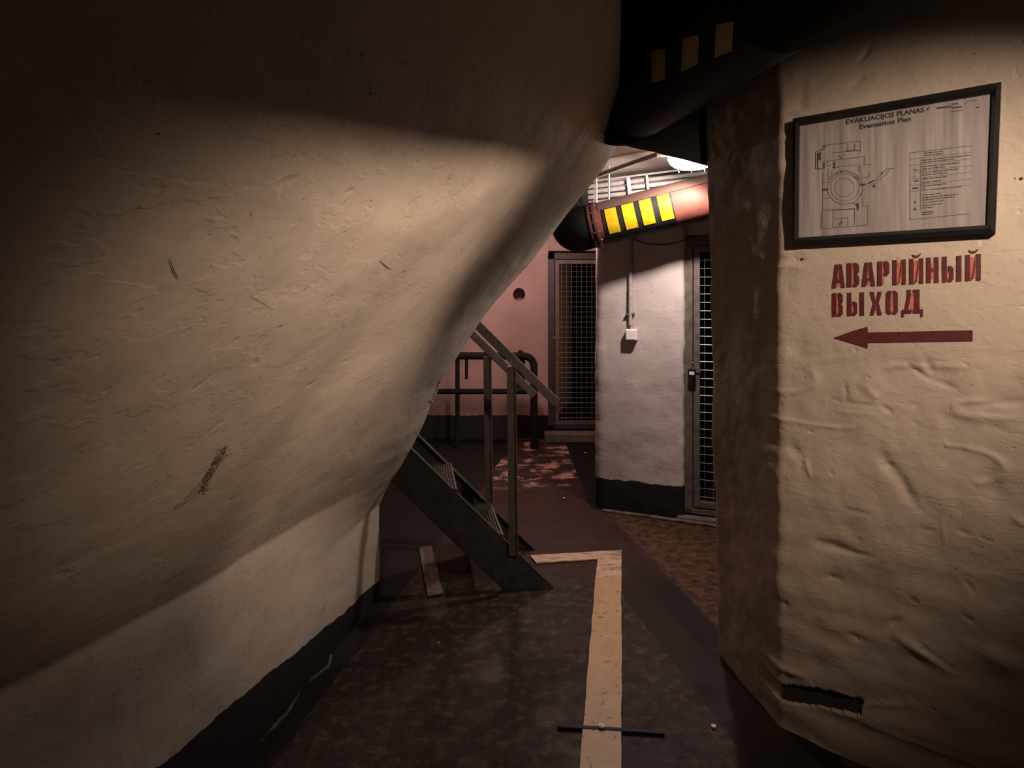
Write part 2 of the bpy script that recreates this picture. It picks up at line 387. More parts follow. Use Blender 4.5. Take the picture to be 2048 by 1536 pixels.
# plan path: far right of front face -> corner -> side face -> behind
us = [3.2, 2.6, 2.0, 1.6, 1.3, 1.1, .96]
u = .94
while u > .018: us.append(u); u -= .0058
path = [('f', u) for u in us]
C0 = WA+WD*.018; S1 = Vector((.93, 2.97, 0)); sd = (S1-WA).normalized(); C1 = WA+sd*.018
for i in range(1, 7):
    t_ = i/7; path.append(('p', C0*(1-t_)**2+WA*2*t_*(1-t_)+C1*t_*t_))
for i in range(0, 40): path.append(('p', C1.lerp(S1, i/42)))
S2 = Vector((3.3, 3.25, 0)); e1 = (S1-C1).normalized(); e2 = (S2-S1).normalized(); a_ = S1-e1*.03; b_ = S1+e2*.05
for i in range(1, 8):
    t_ = i/8; path.append(('p', a_*(1-t_)**2+S1*2*t_*(1-t_)+b_*t_*t_))
for i in range(0, 10): path.append(('p', b_.lerp(S2, (i/9)**1.5)))
zs2 = [i*.0075 for i in range(int(2.96/.0075)+1)]
vsR = []
for kind, q in path:
    for z in zs2:
        if kind == 'f': 
            p = wall_on(q, z)
            ed = sst(.22, .03, q); p += WD*(ed*(.008*nz((q, 0, z), 6, 31)+.004*nz((q, 0, z), 17, 32)))
        else:
            wz = .018*nz((q.x, q.y*1.5, z), 2.4, 41)+.006*nz((q.x, q.y, z), 9, 42)+.003*nz((q.x, q.y, z), 20, 43)
            e_ = sst(2.6, 2.44, q.y)
            p = q+Vector((0, 0, z))+Vector((-1, -.1, 0))*wz*(1-e_)
            c = wall_on(.03, z)-(WA+WD*.03+Vector((0, 0, z)))
            p += c*e_+WD*e_*(.008*nz((.03, 0, z), 6, 31)+.004*nz((.03, 0, z), 17, 32))
            p.x -= .085*sst(0, 1, q.y-2.4)*max(0, z-.3)/2*(1 if q.x < 1.1 else 0)
        lean = -.012*(z-1.2) if kind == 'f' and q < .3 else 0
        vsR.append(p)
nv2 = len(zs2)
wr_ = mesh_obj('wall_right', vsR, [(i*nv2+j, i*nv2+j+1, (i+1)*nv2+j+1, (i+1)*nv2+j) for i in range(len(path)-1) for j in range(nv2-1)], M['wall_sign'], None, True)
tag(wr_, 'rough limewashed wall and corner column carrying the red stencilled sign', kind='structure')
BR = bvh(wr_)
def on_right(px, py, off=.0015):
    p, n = hit(BR, px, py); return p+n*off

# dark slab that blackens the inside of the broken slot
sl = [(u, z) for u, z in SLOT]
mb = MB(); mb.prism([WA+WD*u+WN*(-.010)+Vector((0, 0, z)) for u, z in sl], WN*-.01)
so = mb.build('dark_slot_strip', M['hole'], wr_)

# ------------------------------------------------------------------ lintel and near back wall over the opening
mb = MB()
pts = []
n_ = 24
for i in range(n_+1):
    f_ = i/n_; px = lerp(1130, 1440, f_); d = lerp(3.22, 2.98, f_)
    py = interp([(1130, 262), (1190, 270), (1250, 292), (1300, 302), (1345, 314), (1410, 331), (1440, 338)], px)
    p = unp(px, py, d); p.z += .006*nz((p.x, 0, 0), 11, 3); pts.append(p)
pts = [Vector((-2.2, 3.3, 2.36))]+pts+[Vector((3.3, 2.97, pts[-1].z-.02))]
vv = []; ff = []
for p in pts: vv += [Vector((p.x, p.y-.0, 2.98)), p, p+Vector((0, .28, .085)), Vector((p.x, p.y+.28, 2.98))]
for i in range(len(pts)-1):
    for k in range(3): ff.append((4*i+k, 4*i+k+1, 4*i+4+k+1, 4*i+4+k))
mb.add(vv, ff); o = mb.build('trim_1', simple('shaded_lintel_plaster', (.045, .038, .036), .95, 0, .4, 9, .004, .1), smooth=True); tag(o, 'dark plastered lintel over the opening to the far bay', kind='structure')  # lintel's shade is put into its very dark colour

# ------------------------------------------------------------------ far bay: pillar wall, pink wall, side walls, ceiling
PA = Vector((.640, 5.0, 0)); PB = Vector((1.262, 4.76, 0)); PD = (PB-PA).normalized(); PN = Vector((PD.y, -PD.x, 0))
if PN.y > 0: PN = -PN
pth = [Vector((1.14, 8.2, 0)), Vector((.96, 7.0, 0)), Vector((.81, 6.0, 0)), PA+Vector((.045, .3, 0)), PA+Vector((.010, .05, 0)), PA+Vector((.012, .012, 0)), PA+PD*.05]
L = (PB-PA).length
for i in range(1, 24): pth.append(PA+PD*(.05+(L-.08)*i/23))
pth += [PB-PD*.015-PN*.004, PB-PD*.004-PN*.015, PB-PN*.05, PB-PN*.20]
zs3 = [i*.03 for i in range(85)]
def far_p(i, j):
    q = pth[i]; z = zs3[j]; p = Vector((q.x, q.y, z)); e_ = .010*nz(p, 3, 51)+.006*nz(p, 8, 52)+.003*nz(p, 18, 53)
    edge = .010*nz((0, 0, z), 6, 55)+.007*nz((0, 0, z), 15, 56)
    if i > 3: p += PN*e_
    if 3 < i < 9: p.x += edge*.8
    if i > len(pth)-8: p.x += edge
    return p
pw = grid('wall_pillar', far_p, len(pth), len(zs3), M['wall_far'], flip=True)
tag(pw, 'pinkish white plastered pier between the two mesh doors', kind='structure')
BP = bvh(pw)
# wall over and beyond the right mesh door
D2A = PB-PN*.10; 
mb = MB()
def along(u, off, z): return D2A+PD*u+PN*off+Vector((0, 0, z))
mb.prism([along(-.02, .04, 2.08), along(2.4, .04, 2.08), along(2.4, .04, 2.55), along(-.02, .04, 2.55)], -PN*.25)
mb.prism([along(.93, .04, 0), along(2.4, .04, 0), along(2.4, .04, 2.1), along(.93, .04, 2.1)], -PN*.25)
o = mb.build('wall_over_door', M['wall_far']); tag(o, 'plaster wall around the right mesh door', kind='structure')
# pink far wall with a round hole
hc = unp(1038, 589, 7.50); hr = .070
x0, x1, z0, z1 = -3.0, unp(1097, 600, 7.5).x, 0, 2.6
n_ = 32; bm = bmesh.new()
rv = [bm.verts.new((hc.x+hr*math.cos(2*math.pi*k/n_)*(1+.06*nz((k, 0, 0), .7)), 7.5, hc.z+hr*1.08*math.sin(2*math.pi*k/n_))) for k in range(n_)]
rb = [bm.verts.new(v.co+Vector((0, .3, 0))) for v in rv]
ov = [bm.verts.new((x, 7.5, z)) for x, z in ((x0, z0), (x1, z0), (x1, z1), (x0, z1))]
es = [bm.edges.new((rv[k], rv[(k+1) % n_])) for k in range(n_)]+[bm.edges.new((ov[k], ov[(k+1) % 4])) for k in range(4)]
bmesh.ops.triangle_fill(bm, edges=es, use_beauty=True)
for k in range(n_): bm.faces.new((rv[k], rb[k], rb[(k+1) % n_], rv[(k+1) % n_]))
bm.faces.new(rb)
bmesh.ops.recalc_face_normals(bm, faces=bm.faces)
me = bpy.data.meshes.new('wall_back'); bm.to_mesh(me); bm.free(); me.materials.append(M['wall_pink'])
wb = bpy.data.objects.new('wall_back', me); COL.objects.link(wb); tag(wb, 'dull pink far wall with a round pipe hole', kind='structure')
mb = MB(); mb.box((1.9, 7.62, 2.42), (3.7, .2, .50)); mb.build('wall_back_upper', M['wall_pink'], wb)
mb = MB(); mb.box((-3.05, 5.3, 1.3), (.1, 4.8, 2.6)); o = mb.build('wall_bay_left', M['wall_pink']); tag(o, 'far bay side wall behind the stairs', kind='structure')
mb = MB(); mb.box((.1, 5.8, 2.60), (6.6, 5.3, .12)); o = mb.build('ceiling_bay', M['ceiling_far']); tag(o, 'pinkish plaster ceiling of the far bay', kind='structure')
# dark recess behind the left mesh door with a slanting lit reveal
mb = MB()
mb.prism([Vector((.52, 7.75, 0)), Vector((.545, 7.75, 0)), Vector((.79, 8.7, 0)), Vector((.75, 8.7, 0))], (0, 0, 2.3))
o = mb.build('wall_recess', M['wall_far']); tag(o, 'plastered reveal seen through the left mesh door', kind='structure')
mb = MB(); mb.box((1.2, 9.1, 1.2), (1.8, .1, 2.6)); mb.box((.35, 8.42, 1.2), (.1, 1.6, 2.6)); o = mb.build('wall_recess_back', M['duct_black']); tag(o, 'dark room end behind the left mesh door', kind='structure')  # black colour stands in for the unlit depth of the recess
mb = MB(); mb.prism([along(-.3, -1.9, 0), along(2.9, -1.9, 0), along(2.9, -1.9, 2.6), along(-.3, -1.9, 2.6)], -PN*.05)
o = mb.build('wall_store_back', M['duct_black']); tag(o, 'dark store room behind the right mesh door', kind='structure')  # black colour stands in for the unlit store room
mb = MB(); mb.box((3.35, 3.2, 1.45), (.1, 9.4, 2.9)); o = mb.build('wall_outer', M['dark_plaster']); tag(o, 'outer wall to the right out of view', kind='structure')

# ------------------------------------------------------------------ mesh doors
def mesh_door(name, org, ax, nrm, wd, z0, z1, fw, inset, cell, label, frame_mat, lw=.05):
    """org: left bottom of the frame, ax: direction across, nrm: towards viewer"""
    d = empty(name, label, None, org, kind='structure'); O = Vector(org)
    def P(u, o_, z): return O+ax*u+nrm*o_+Vector((0, 0, z))
    up = Vector((0, 0, 1)); A = (ax, nrm, up)
    m = MB()     # fixed frame: angle iron, stepped
    m.box(P(fw/2, 0, (z0+z1)/2), (fw, .07, z1-z0), A); m.box(P(wd-fw/2, 0, (z0+z1)/2), (fw, .07, z1-z0), A)
    m.box(P(wd/2, 0, z1-fw/2), (wd, .07, fw), A); m.box(P(wd/2, 0, z0+.02), (wd, .07, .04), A)
    m.build('door_frame', M['dark_steel'] if frame_mat == 'dark' else M['door_frame'], d, bevel=.004)
    a0 = fw+.006; a1 = wd-fw-.006; b0 = z0+.05; b1 = z1-fw-.006
    m = MB(); o_ = .012
    m.box(P(a0+lw/2, o_, (b0+b1)/2), (lw, .045, b1-b0), A); m.box(P(a1-lw/2, o_, (b0+b1)/2), (lw, .045, b1-b0), A)
    m.box(P((a0+a1)/2, o_, b1-lw/2), (a1-a0-2*lw, .045, lw), A); m.box(P((a0+a1)/2, o_, b0+lw/2), (a1-a0-2*lw, .045, lw), A)
    m.build('door_leaf', M['door_frame'], d, bevel=.003)
    m = MB(); n = int((a1-a0-2*lw)/cell); r = .0020
    for i in range(n+1):
        u_ = a0+lw+(i+.5)*cell
        if u_ < a1-lw: m.tube([P(u_, o_-.010, b0+lw), P(u_, o_-.010, b1-lw)], r, 6, False)
    k = b0+lw+cell*.5
    while k < b1-lw: m.tube([P(a0+lw-.004, o_-.006, k), P(a1-lw+.004, o_-.006, k)], r, 6, False); k += cell
    m.build('wire_mesh', M['wire'], d, smooth=True)
    m = MB()
    for zz in (z0+.35, z1-.35): m.tube([P(a1+.008, .045, zz-.05), P(a1+.008, .045, zz+.05)], .009, 10)
    m.build('hinge', M['dark_steel'], d, smooth=True)
    m = MB(); hu = a0+lw*.5; hz = (z0+z1)/2+.02
    m.box(P(hu-.01, .040, hz+.02), (.075, .008, .035), A); m.tube([P(hu-.03, .045, hz+.02), P(hu-.03, .065, hz+.02), P(hu-.03, .065, hz), P(hu-.03, .045, hz)], .004, 8)
    m.build('hasp', M['clamp'], d)
    return d, P
d1o = unp(1096, 600, 7.48); d1o.z = 0
door1, _ = mesh_door('door_1', tuple(d1o), Vector((1, 0, 0)), Vector((0, -1, 0)), 1.02, .12, 2.14, .075, .05, .058,
                     'wire mesh door in a dark frame at the end of the passage', 'dark', .045)
o2 = along(-.002, .035, 0)
door2, P2 = mesh_door('door_2', tuple(o2), PD, PN, .93, .03, 2.06, .058, .05, .062, 'tall wire mesh door with padlock beside the column', 'brown', .045)
# sill under the left door
mb = MB(); mb.box((d1o.x+.50, 7.42, .05), (1.1, .30, .10)); o = mb.build('trim_2', M['dark_plaster'], bevel=.01); tag(o, 'black step below the far mesh door', kind='structure')
mb = MB(); mb.prism([along(-.05, .06, 0), along(1.9, .06, 0), along(1.9, .14, 0), along(-.05, .14, 0)], (0, 0, .02)); o = mb.build('trim_4', M['dark_plaster'], bevel=.006); tag(o, 'black threshold under the padlocked mesh door', kind='structure')
# padlock
pl = empty('padlock', 'black padlock with pale label hanging on the right mesh door', 'padlock', tuple(P2(.055, .085, 1.085)))
def Q2(u, o_, z): return P2(u, o_, z)
A2 = (PD, PN, Vector((0, 0, 1)))
mb = MB(); mb.box(Q2(.058, .083, 1.07), (.055, .026, .060), A2); mb.build('padlock_body', M['duct_black'], pl, bevel=.004)
mb = MB(); mb.tube(arc_pts([Q2(.042, .083, 1.10), Q2(.042, .083, 1.145), Q2(.074, .083, 1.145), Q2(.074, .083, 1.10)], .014), .005, 8); mb.build('shackle', M['brass'], pl, smooth=True)
mb = MB(); mb.box(Q2(.058, .0975, 1.07), (.034, .002, .022), A2); mb.build('padlock_plate', M['white_plastic'], pl)
# low kerb at the edge of the worn floor in front of the pillar
K0 = Vector((.69, 4.93, 0)); K1 = Vector((1.60, 4.524, 0)); kd = (K1-K0).normalized(); kn = Vector((kd.y, -kd.x, 0))
mb = MB(); seg = [K0.lerp(K1, i/14) for i in range(15)]
mb.prism([p+kn*(-.018+.010*random.random()) for p in seg]+[p+kn*(.018+.014*random.random()) for p in seg[::-1]], (0, 0, .016))
t = NT('chipped_concrete_edge'); M['kerb'] = t.out(t.mix(t.ramp(t.noise(20, 6, .7), .4, .62), (.20, .12, .08), (.06, .036, .028)), .8, t.bump(t.noise(24, 5), .01, .7))
o = mb.build('trim_3', M['kerb'], bevel=.006); tag(o, 'chipped concrete edge along the foot of the pier', kind='structure')

# ------------------------------------------------------------------ far striped duct
def cyl_patch(mb, a, b, r, ref, a0, a1, n=14):
    a = Vector(a); b = Vector(b); d = (b-a).normalized(); u = (Vector(ref)-d*Vector(ref).dot(d)).normalized(); v = d.cross(u)
    vs = []
    for p in (a, b):
        for i in range(n+1):
            t_ = lerp(a0, a1, i/n); vs.append(p+(u*math.cos(t_)+v*math.sin(t_))*r)
    for p in (a, b):
        for i in range(n+1):
            t_ = lerp(a0, a1, i/n); vs.append(p+(u*math.cos(t_)+v*math.sin(t_))*(r-.003))
    m = n+1; fs = []
    for i in range(n): fs += [(i, i+1, m+i+1, m+i), (2*m+i, 3*m+i, 3*m+i+1, 2*m+i+1), (i, 2*m+i, 2*m+i+1, i+1), (m+i, m+i+1, 3*m+i+1, 3*m+i)]
    fs += [(0, m, 3*m, 2*m), (n, 2*m+n, 3*m+n, m+n)]
    mb.add(vs, fs)
fa = unp(1196, 449, 4.60); fb = unp(1500, 373, 4.34); fd = (fb-fa).normalized(); FR = .150
fe = fb+fd*.9
duct = empty('striped_duct', 'rust-red overhead duct with black and yellow warning tape in front of the pier', 'duct', tuple(fa))
mb = MB(); mb.tube([fa, fa.lerp(fe, .5), fe], FR, 40); mb.build('duct_run', M['duct_red'], duct, smooth=True)
el = [fa, fa-fd*.06, fa-fd*.15+Vector((0, .03, -.004)), fa+Vector((-.17, .14, .0)), fa+Vector((-.16, .27, .05)), fa+Vector((-.15, .32, .18)), fa+Vector((-.15, .33, .42))]
pts = []
for i in range(len(el)-1):
    for k in range(5): pts.append(el[i].lerp(el[i+1], k/5))
pts.append(el[-1])
for _ in range(3): pts = [pts[0]]+[(pts[i-1]+pts[i]*2+pts[i+1])/4 for i in range(1, len(pts)-1)]+[pts[-1]]
mb = MB(); mb.tube(pts, FR*1.04, 36); mb.build('elbow', M['duct_black'], duct, smooth=True)
mb = MB(); mb.tube([fa-fd*.012, fa+fd*.008], FR*1.10, 40); mb.tube([fa-fd*.045, fa-fd*.025], FR*1.07, 40); mb.build('flange', simple('dark_red_flange', (.08, .025, .018), .5), duct, smooth=True)
mb = MB()
for k in range(14):
    a_ = 2*math.pi*k/14; u_ = fd.cross(Vector((0, 0, 1))).normalized(); v_ = fd.cross(u_); c_ = fa+(u_*math.cos(a_)+v_*math.sin(a_))*FR*1.05
    bm_ = MB(); bm_.tube([c_-fd*.026, c_+fd*.02], .007, 6); bm_.build('bolt', M['clamp'], duct)
def proj_s(px, a, b, off=0):    # distance along the duct whose centre shows at px
    # solve (a.x+s*d.x)/(a.y+s*d.y) = (px-CX)/F
    d = (b-a).normalized(); k = (px-CX)/F; return (k*a.y-a.x)/(d.x-k*d.y)
view = -Vector((fa.x, fa.y, 0)).normalized()
vref = view+Vector((0, 0, .12))
mb = MB(); cyl_patch(mb, fa+fd*proj_s(1210, fa, fb), fa+fd*proj_s(1346, fa, fb), FR+.002, vref, -.42, 2.6, 24); mb.build('warning_tape', M['tape_black'], duct, smooth=True)
mb = MB(); cyl_patch(mb, fa+fd*.03, fe, FR+.0015, vref, -2.4, -.43, 20); mb.build('lamplit_top', M['lamplit'], duct, smooth=True)  # top strip carrying the painted lamp glow
for x0, x1 in ((1217, 1239), (1250, 1273), (1284, 1307), (1319, 1343)):
    mb = MB(); cyl_patch(mb, fa+fd*proj_s(x0, fa, fb), fa+fd*proj_s(x1, fa, fb), FR+.005, vref, -.37, .80); mb.build('yellow_patch', M['tape_yellow'], duct, smooth=True)
mb = MB()   # dark seam along the run to the right of the tape
cyl_patch(mb, fa+fd*proj_s(1347, fa, fb), fe, FR+.004, vref, -.435, -.415, 2); mb.build('seam', M['tape_black'], duct)

# near black duct overhead
na = Vector((.500, 2.72, 2.455)); nb = Vector((.80, 1.53, 2.475)); nd = (nb-na).normalized(); NR = .185
ndct = empty('overhead_duct', 'black overhead duct with dull yellow tape patches at top of picture', 'duct', tuple(na))
mb = MB(); mb.tube([na, na.lerp(nb, .5), nb, nb+nd*1.3], NR, 44); mb.build('duct_run', M['duct_black'], ndct, smooth=True)
el = [na, na-nd*.06, na+Vector((-.045, .13, .015)), na+Vector((-.05, .20, .10)), na+Vector((-.05, .22, .52))]
pts = []
for i in range(len(el)-1):
    for k in range(5): pts.append(el[i].lerp(el[i+1], k/5))
pts.append(el[-1])
for _ in range(3): pts = [pts[0]]+[(pts[i-1]+pts[i]*2+pts[i+1])/4 for i in range(1, len(pts)-1)]+[pts[-1]]
mb = MB(); mb.tube(pts, NR*1.03, 40); mb.build('elbow', M['duct_black'], ndct, smooth=True)
mb = MB(); mb.tube([na-nd*.012, na+nd*.012], NR*1.10, 44); mb.build('flange', M['duct_black'], ndct, smooth=True)
mb = MB(); mb.tube([na+nd*.02, na+nd*.95], NR+.002, 44, False); mb.build('warning_tape', M['tape_black'], ndct, smooth=True)
def cyl_hit(px, py, a, d, r):      # where a sight line meets the duct: distance along it and angle round it
    o = Vector((0, 0, H))-a; v = Vector(((px-CX)/F, 1, -(py-CY)/F)).normalized(); o_ = o-d*o.dot(d); v_ = v-d*v.dot(d)
    A = v_.dot(v_); B = 2*o_.dot(v_); C = o_.dot(o_)-r*r; D = B*B-4*A*C
    if D < 0: return None
    k = (-B-math.sqrt(D))/(2*A); p = o+v*k; return p.dot(d), p-d*p.dot(d)
for cs in (((1303, 102), (1330, 98), (1331, 158), (1304, 166)), ((1365, 76), (1398, 70), (1396, 128), (1362, 145)), ((1432, 50), (1467, 42), (1464, 102), (1429, 116))):
    m = MB(); vs = []; n_ = 8
    for i in range(n_+1):
        for j in range(n_+1):
            u_, v_ = i/n_, j/n_; x = (cs[0][0]*(1-u_)+cs[1][0]*u_)*(1-v_)+(cs[3][0]*(1-u_)+cs[2][0]*u_)*v_; y = (cs[0][1]*(1-u_)+cs[1][1]*u_)*(1-v_)+(cs[3][1]*(1-u_)+cs[2][1]*u_)*v_
            h_ = cyl_hit(x, y, na, nd, NR+.006); vs.append(na+nd*h_[0]+h_[1])
    fs = [(i*(n_+1)+j, i*(n_+1)+j+1, (i+1)*(n_+1)+j+1, (i+1)*(n_+1)+j) for i in range(n_) for j in range(n_)]
    m.add(vs, fs); m.build('yellow_patch', M['tape_dull'], ndct, smooth=True)

# ------------------------------------------------------------------ lamp of the far bay
lp = unp(1384, 326, 4.03)
lamp = empty('bulkhead_lamp', 'glowing white bulkhead lamp under the far bay ceiling beside the column', 'lamp', (lp.x, lp.y, 2.535))
lc = Vector((lp.x, lp.y, 2.535))
LX = Vector((.155, -.03, 0)); LY = Vector((.015, .078, 0))        # the lamp is oval
def oval(zs_, ks, n=32):
    m = MB(); vs = []; fs = []
    for z_, k_ in zip(zs_, ks): vs += [lc+(LX*math.cos(2*math.pi*i/n)+LY*math.sin(2*math.pi*i/n))*k_-Vector((0, 0, z_)) for i in range(n)]
    for j in range(len(zs_)-1): fs += [(j*n+i, j*n+(i+1) % n, (j+1)*n+(i+1) % n, (j+1)*n+i) for i in range(n)]
    fs += [tuple(range(n)), tuple((len(zs_)-1)*n+i for i in range(n))]; m.add(vs, fs); return m
oval((0, .03), (1.0, 1.02)).build('lamp_base', M['white_plastic'], lamp, smooth=True)
oval((.031, .06, .09, .112, .126, .131), (.93, .93, .84, .66, .40, .10)).build('lamp_glass', M['glow'], lamp, smooth=True)
mb = MB()
for k in (-.5, 0, .5):
    mb.tube([lc+LX*k+LY*1.0*math.cos(b)-Vector((0, 0, .035+.108*math.sin(b))) for b in [math.pi*i/12 for i in range(13)]], .003, 6)
mb.build('lamp_cage', M['wire'], lamp, smooth=True)
mb = MB(); mb.tube([lc-LX*.98-Vector((0, 0, .022)), lc-LX*1.35-Vector((0, 0, .022))], .018, 12); mb.build('cable_gland', M['white_plastic'], lamp, smooth=True)
ld = bpy.data.lights.new('bulkhead_light', 'SPOT'); ld.energy = 98; ld.spot_size = math.radians(162); ld.spot_blend = .4; ld.color = (1.0, .88, .82); ld.shadow_soft_size = .035
lo = bpy.data.objects.new('bulkhead_light', ld); COL.objects.link(lo); lo.parent = lamp; lo.location = (0, 0, -.16); lo.rotation_euler = Vector((-.45, .42, -.90)).to_track_quat('-Z', 'Y').to_euler()
fl2 = bpy.data.lights.new('bay_fill_light', 'POINT'); fl2.energy = 62; fl2.color = (1.0, .70, .62); fl2.shadow_soft_size = .08  # added unseen fill that brightens the pink far wall
fo2 = bpy.data.objects.new('bay_fill_light', fl2); COL.objects.link(fo2); fo2.location = (0.0, 5.95, 2.36)

# ------------------------------------------------------------------ conduits over the duct
def conduit(name, a, b, r, label, group=None, mid=None):
    m = MB(); pts = [a]+([mid] if mid else [])+[b]; m.tube(pts, r, 12); o = m.build(name, M['conduit'], None, smooth=True); tag(o, label, 'conduit', group); return o
yd = 4.78
ext = 1.0
def cd(px0, py0, d0, px1, py1, d1, extend=.7):
    a = unp(px0, py0, d0); b = unp(px1, py1, d1); return a-(b-a).normalized()*.25, b+(b-a).normalized()*extend
rows = [((1190, 372, 4.80), (1400, 347, 4.52), 'topmost'), ((1190, 383, 4.80), (1400, 359, 4.52), 'second from the top'),
        ((1190, 394, 4.80), (1400, 371, 4.52), 'third from the top'), ((1190, 405, 4.80), (1400, 384, 4.52), 'lowest')]
for a, b, nm in rows:
    p, q = cd(*a, *b); conduit('conduit', p, q, .0165, 'whitewashed wall conduit clamped above the striped duct, %s of four' % nm, 'conduits clamped above the striped duct')
p, q = unp(1190, 353, 4.45), lc-LX*1.3-Vector((0, 0, .022)); conduit('lamp_conduit', p, q, .016, 'whitewashed conduit running up to the glowing lamp')
p, q = cd(1225, 357, 4.65, 1400, 335, 4.35, .6); conduit('thin_conduit', p, q, .007, 'thin conduit between the lamp conduit and the clamped bundle')
def clampm(px, label, w_):
    d = interp([(1190, 4.80), (1400, 4.52)], px)-.03; m = MB()
    yt = interp([(1190, 366), (1400, 339)], px)-4; yb = interp([(1190, 411), (1400, 391)], px)+6
    a = unp(px-4, yt, d); b = unp(px+2, yb, d); m.bar(a, b, w_, .008, up=(1, 0, 0)); o = m.build('pipe_clamp', M['conduit'], None, bevel=.002)
    tag(o, label, 'clamp', 'clamps over the conduit bundle')
clampm(1260, 'wide flat clamp strap across the conduits, nearer the pier edge', .028); clampm(1297, 'flat clamp strap across the conduits, nearer the lamp', .018)
for px, lab in ((1193, 'thin hanger rod at the flange of the striped duct'), (1218, 'thin hanger rod above the first yellow patch')):
    dd = interp([(1190, 4.58), (1400, 4.40)], px); a = unp(px, 425 if px < 1200 else 408, dd); m = MB(); m.tube([a, Vector((a.x, a.y, 2.55))], .006, 8); o = m.build('hanger_rod', M['conduit'], None, smooth=True); tag(o, lab, 'rod', 'rods hanging the striped duct')

# ------------------------------------------------------------------ switch box and its conduit on the pier
bx = unp(1265, 669, 4.83); bd = hit(BP, 1265, 669)[0]
S = PD; c0 = bd+PN*.034
sw = empty('switch_box', 'small white switch box on the pier below its vertical conduit', 'switch box', tuple(bd))
mb = MB(); mb.box(c0, (.085, .066, .085), A2); mb.build('box_body', M['white_plastic'], sw, bevel=.006)
mb = MB(); mb.box(c0+PN*.036, (.070, .008, .070), A2); mb.build('box_cover', M['white_plastic'], sw, bevel=.003)
mb = MB(); mb.tube([c0+Vector((0, 0, .04)), c0+Vector((0, 0, .075))], .016, 12); mb.build('cable_gland', M['conduit'], sw, smooth=True)
vc = c0+PN*(-.012)-PD*.012
mb = MB(); mb.tube([vc+Vector((0, 0, .07)), Vector((vc.x, vc.y, 2.50))], .0155, 14); o = mb.build('vertical_conduit', M['conduit'], None, smooth=True)
tag(o, 'vertical whitewashed conduit running down the pier to the switch box', 'conduit')
cl = vc+Vector((0, 0, .155)); mb = MB(); mb.box(cl-PN*.004, (.060, .03, .018), A2); mb.tube([cl+PD*.026-PN*.0, cl+PD*.026+PN*.018], .006, 8); mb.tube([cl-PD*.026, cl-PD*.026+PN*.018], .006, 8)
o = mb.build('conduit_saddle', M['clamp'], None); tag(o, 'small saddle clip holding the vertical conduit above the switch box', 'clip')
pts = []
for i in range(25):
    f_ = i/24; px = lerp(1266, 1420, f_); py = 476+14*math.sin(math.pi*min(1, f_*1.25)**.8)-2*f_; h_, n_ = hit(BP, min(px, 1358), py)
    p = unp(px, py, h_.y-.02 if px < 1358 else h_.y-.03-(px-1358)/F*2); pts.append(p)
mb = MB(); mb.tube(pts, .005, 8); o = mb.build('sagging_cable', M['dark_steel'], None, smooth=True); tag(o, 'thin dark cable sagging across the top of the pier', 'cable')

# ------------------------------------------------------------------ steel stairs
su = Vector((-1, -.06, 0)).normalized(); sp = Vector((-.10, .58, 0))     # up direction (plan), across
F0 = Vector((.235, 3.60, 0)); F1 = F0+Vector((-.09, .60, 0))
st = empty('steel_stairs', 'dark steel stairs with perforated treads behind the leaning wall', 'stairs', tuple(F0))
def SPt(F_, run, z): return F_+su*run+Vector((0, 0, z))
def stringer(F_):
    m = MB(); th = (F1-F0).normalized()*.012; hgt = .27
    m.prism([SPt(F_, 0, 0), SPt(F_, 2.45, 2.45), SPt(F_, 2.60, 2.30), SPt(F_, .285, 0)][::1], th)
    fl_ = (F1-F0).normalized()*(.05 if F_ == F0 else -.05)
    m.prism([SPt(F_, 0.0, 0), SPt(F_, 2.45, 2.45), SPt(F_, 2.455, 2.443), SPt(F_, 0.010, 0)], fl_)
    m.build('stringer', M['stair_steel'], st, bevel=.0015)
stringer(F0); stringer(F1)
acr = (F1-F0)
for k in range(9):
    z = .30+.255*k; r0 = z-.02; m = MB(); A_ = (su, acr.normalized(), Vector((0, 0, 1)))
    c_ = SPt(F0, r0+.115, z)+acr*.5; wid = acr.length-.03
    m.box(c_-su*.112-Vector((0, 0, .018)), (.006, wid, .036), A_); m.box(c_+su*.112-Vector((0, 0, .018)), (.006, wid, .036), A_)
    # open grating: bars in both directions
    for i in range(15): m.box(c_+su*(-.105+.015*i), (.0035, wid, .014), A_)
    nb_ = 20
    for i in range(nb_+1): m.box(c_+acr.normalized()*(-wid/2+wid*i/nb_)+Vector((0, 0, .003)), (.218, .004, .008), A_)
    m.build('tread', M['rail_steel'], st)
def railing(F_, xpost, zb, zt, z_end, xe, parent_name, label):
    r = empty(parent_name, label, 'handrail', tuple(SPt(F_, F_.x-xe, 0)), 'handrails of the steel stairs')
    run_e = (F_.x-xe)
    m = MB(); a = SPt(F_, run_e-.02, z_end); b = SPt(F_, 1.62, z_end+1.62-run_e)
    side = acr.normalized()
    m.bar(a, b, .050, .034); m.build('rail', M['rail_steel'], r, bevel=.004)
    m = MB(); o_ = (-side*.022 if F_ == F0 else side*.022)
    p0 = SPt(F_, F_.x-xpost, zb); p1 = Vector((p0.x-.012, p0.y, zt))
    m.bar(p0+o_, p1+o_, .052, .012, up=(1, 0, 0)); m.bar(p0+o_+Vector((.022, 0, 0)), p1+o_+Vector((.022, 0, 0)), .008, .04, up=(1, 0, 0)); m.build('post', M['rail_steel'], r, bevel=.002)
    q0 = SPt(F_, 1.35, 1.33); m = MB(); m.bar(q0+o_, q0+o_+Vector((0, 0, .98)), .052, .012, up=(1, 0, 0)); m.build('post', M['rail_steel'], r)
    return r
railing(F0, .005, .20, 1.235, 1.03, .228, 'stair_handrail', 'brown steel handrail and post on the near side of the stairs')
railing(F1, -.145, .26, 1.235, .985, .125, 'stair_handrail', 'brown steel handrail and post on the far side of the stairs')

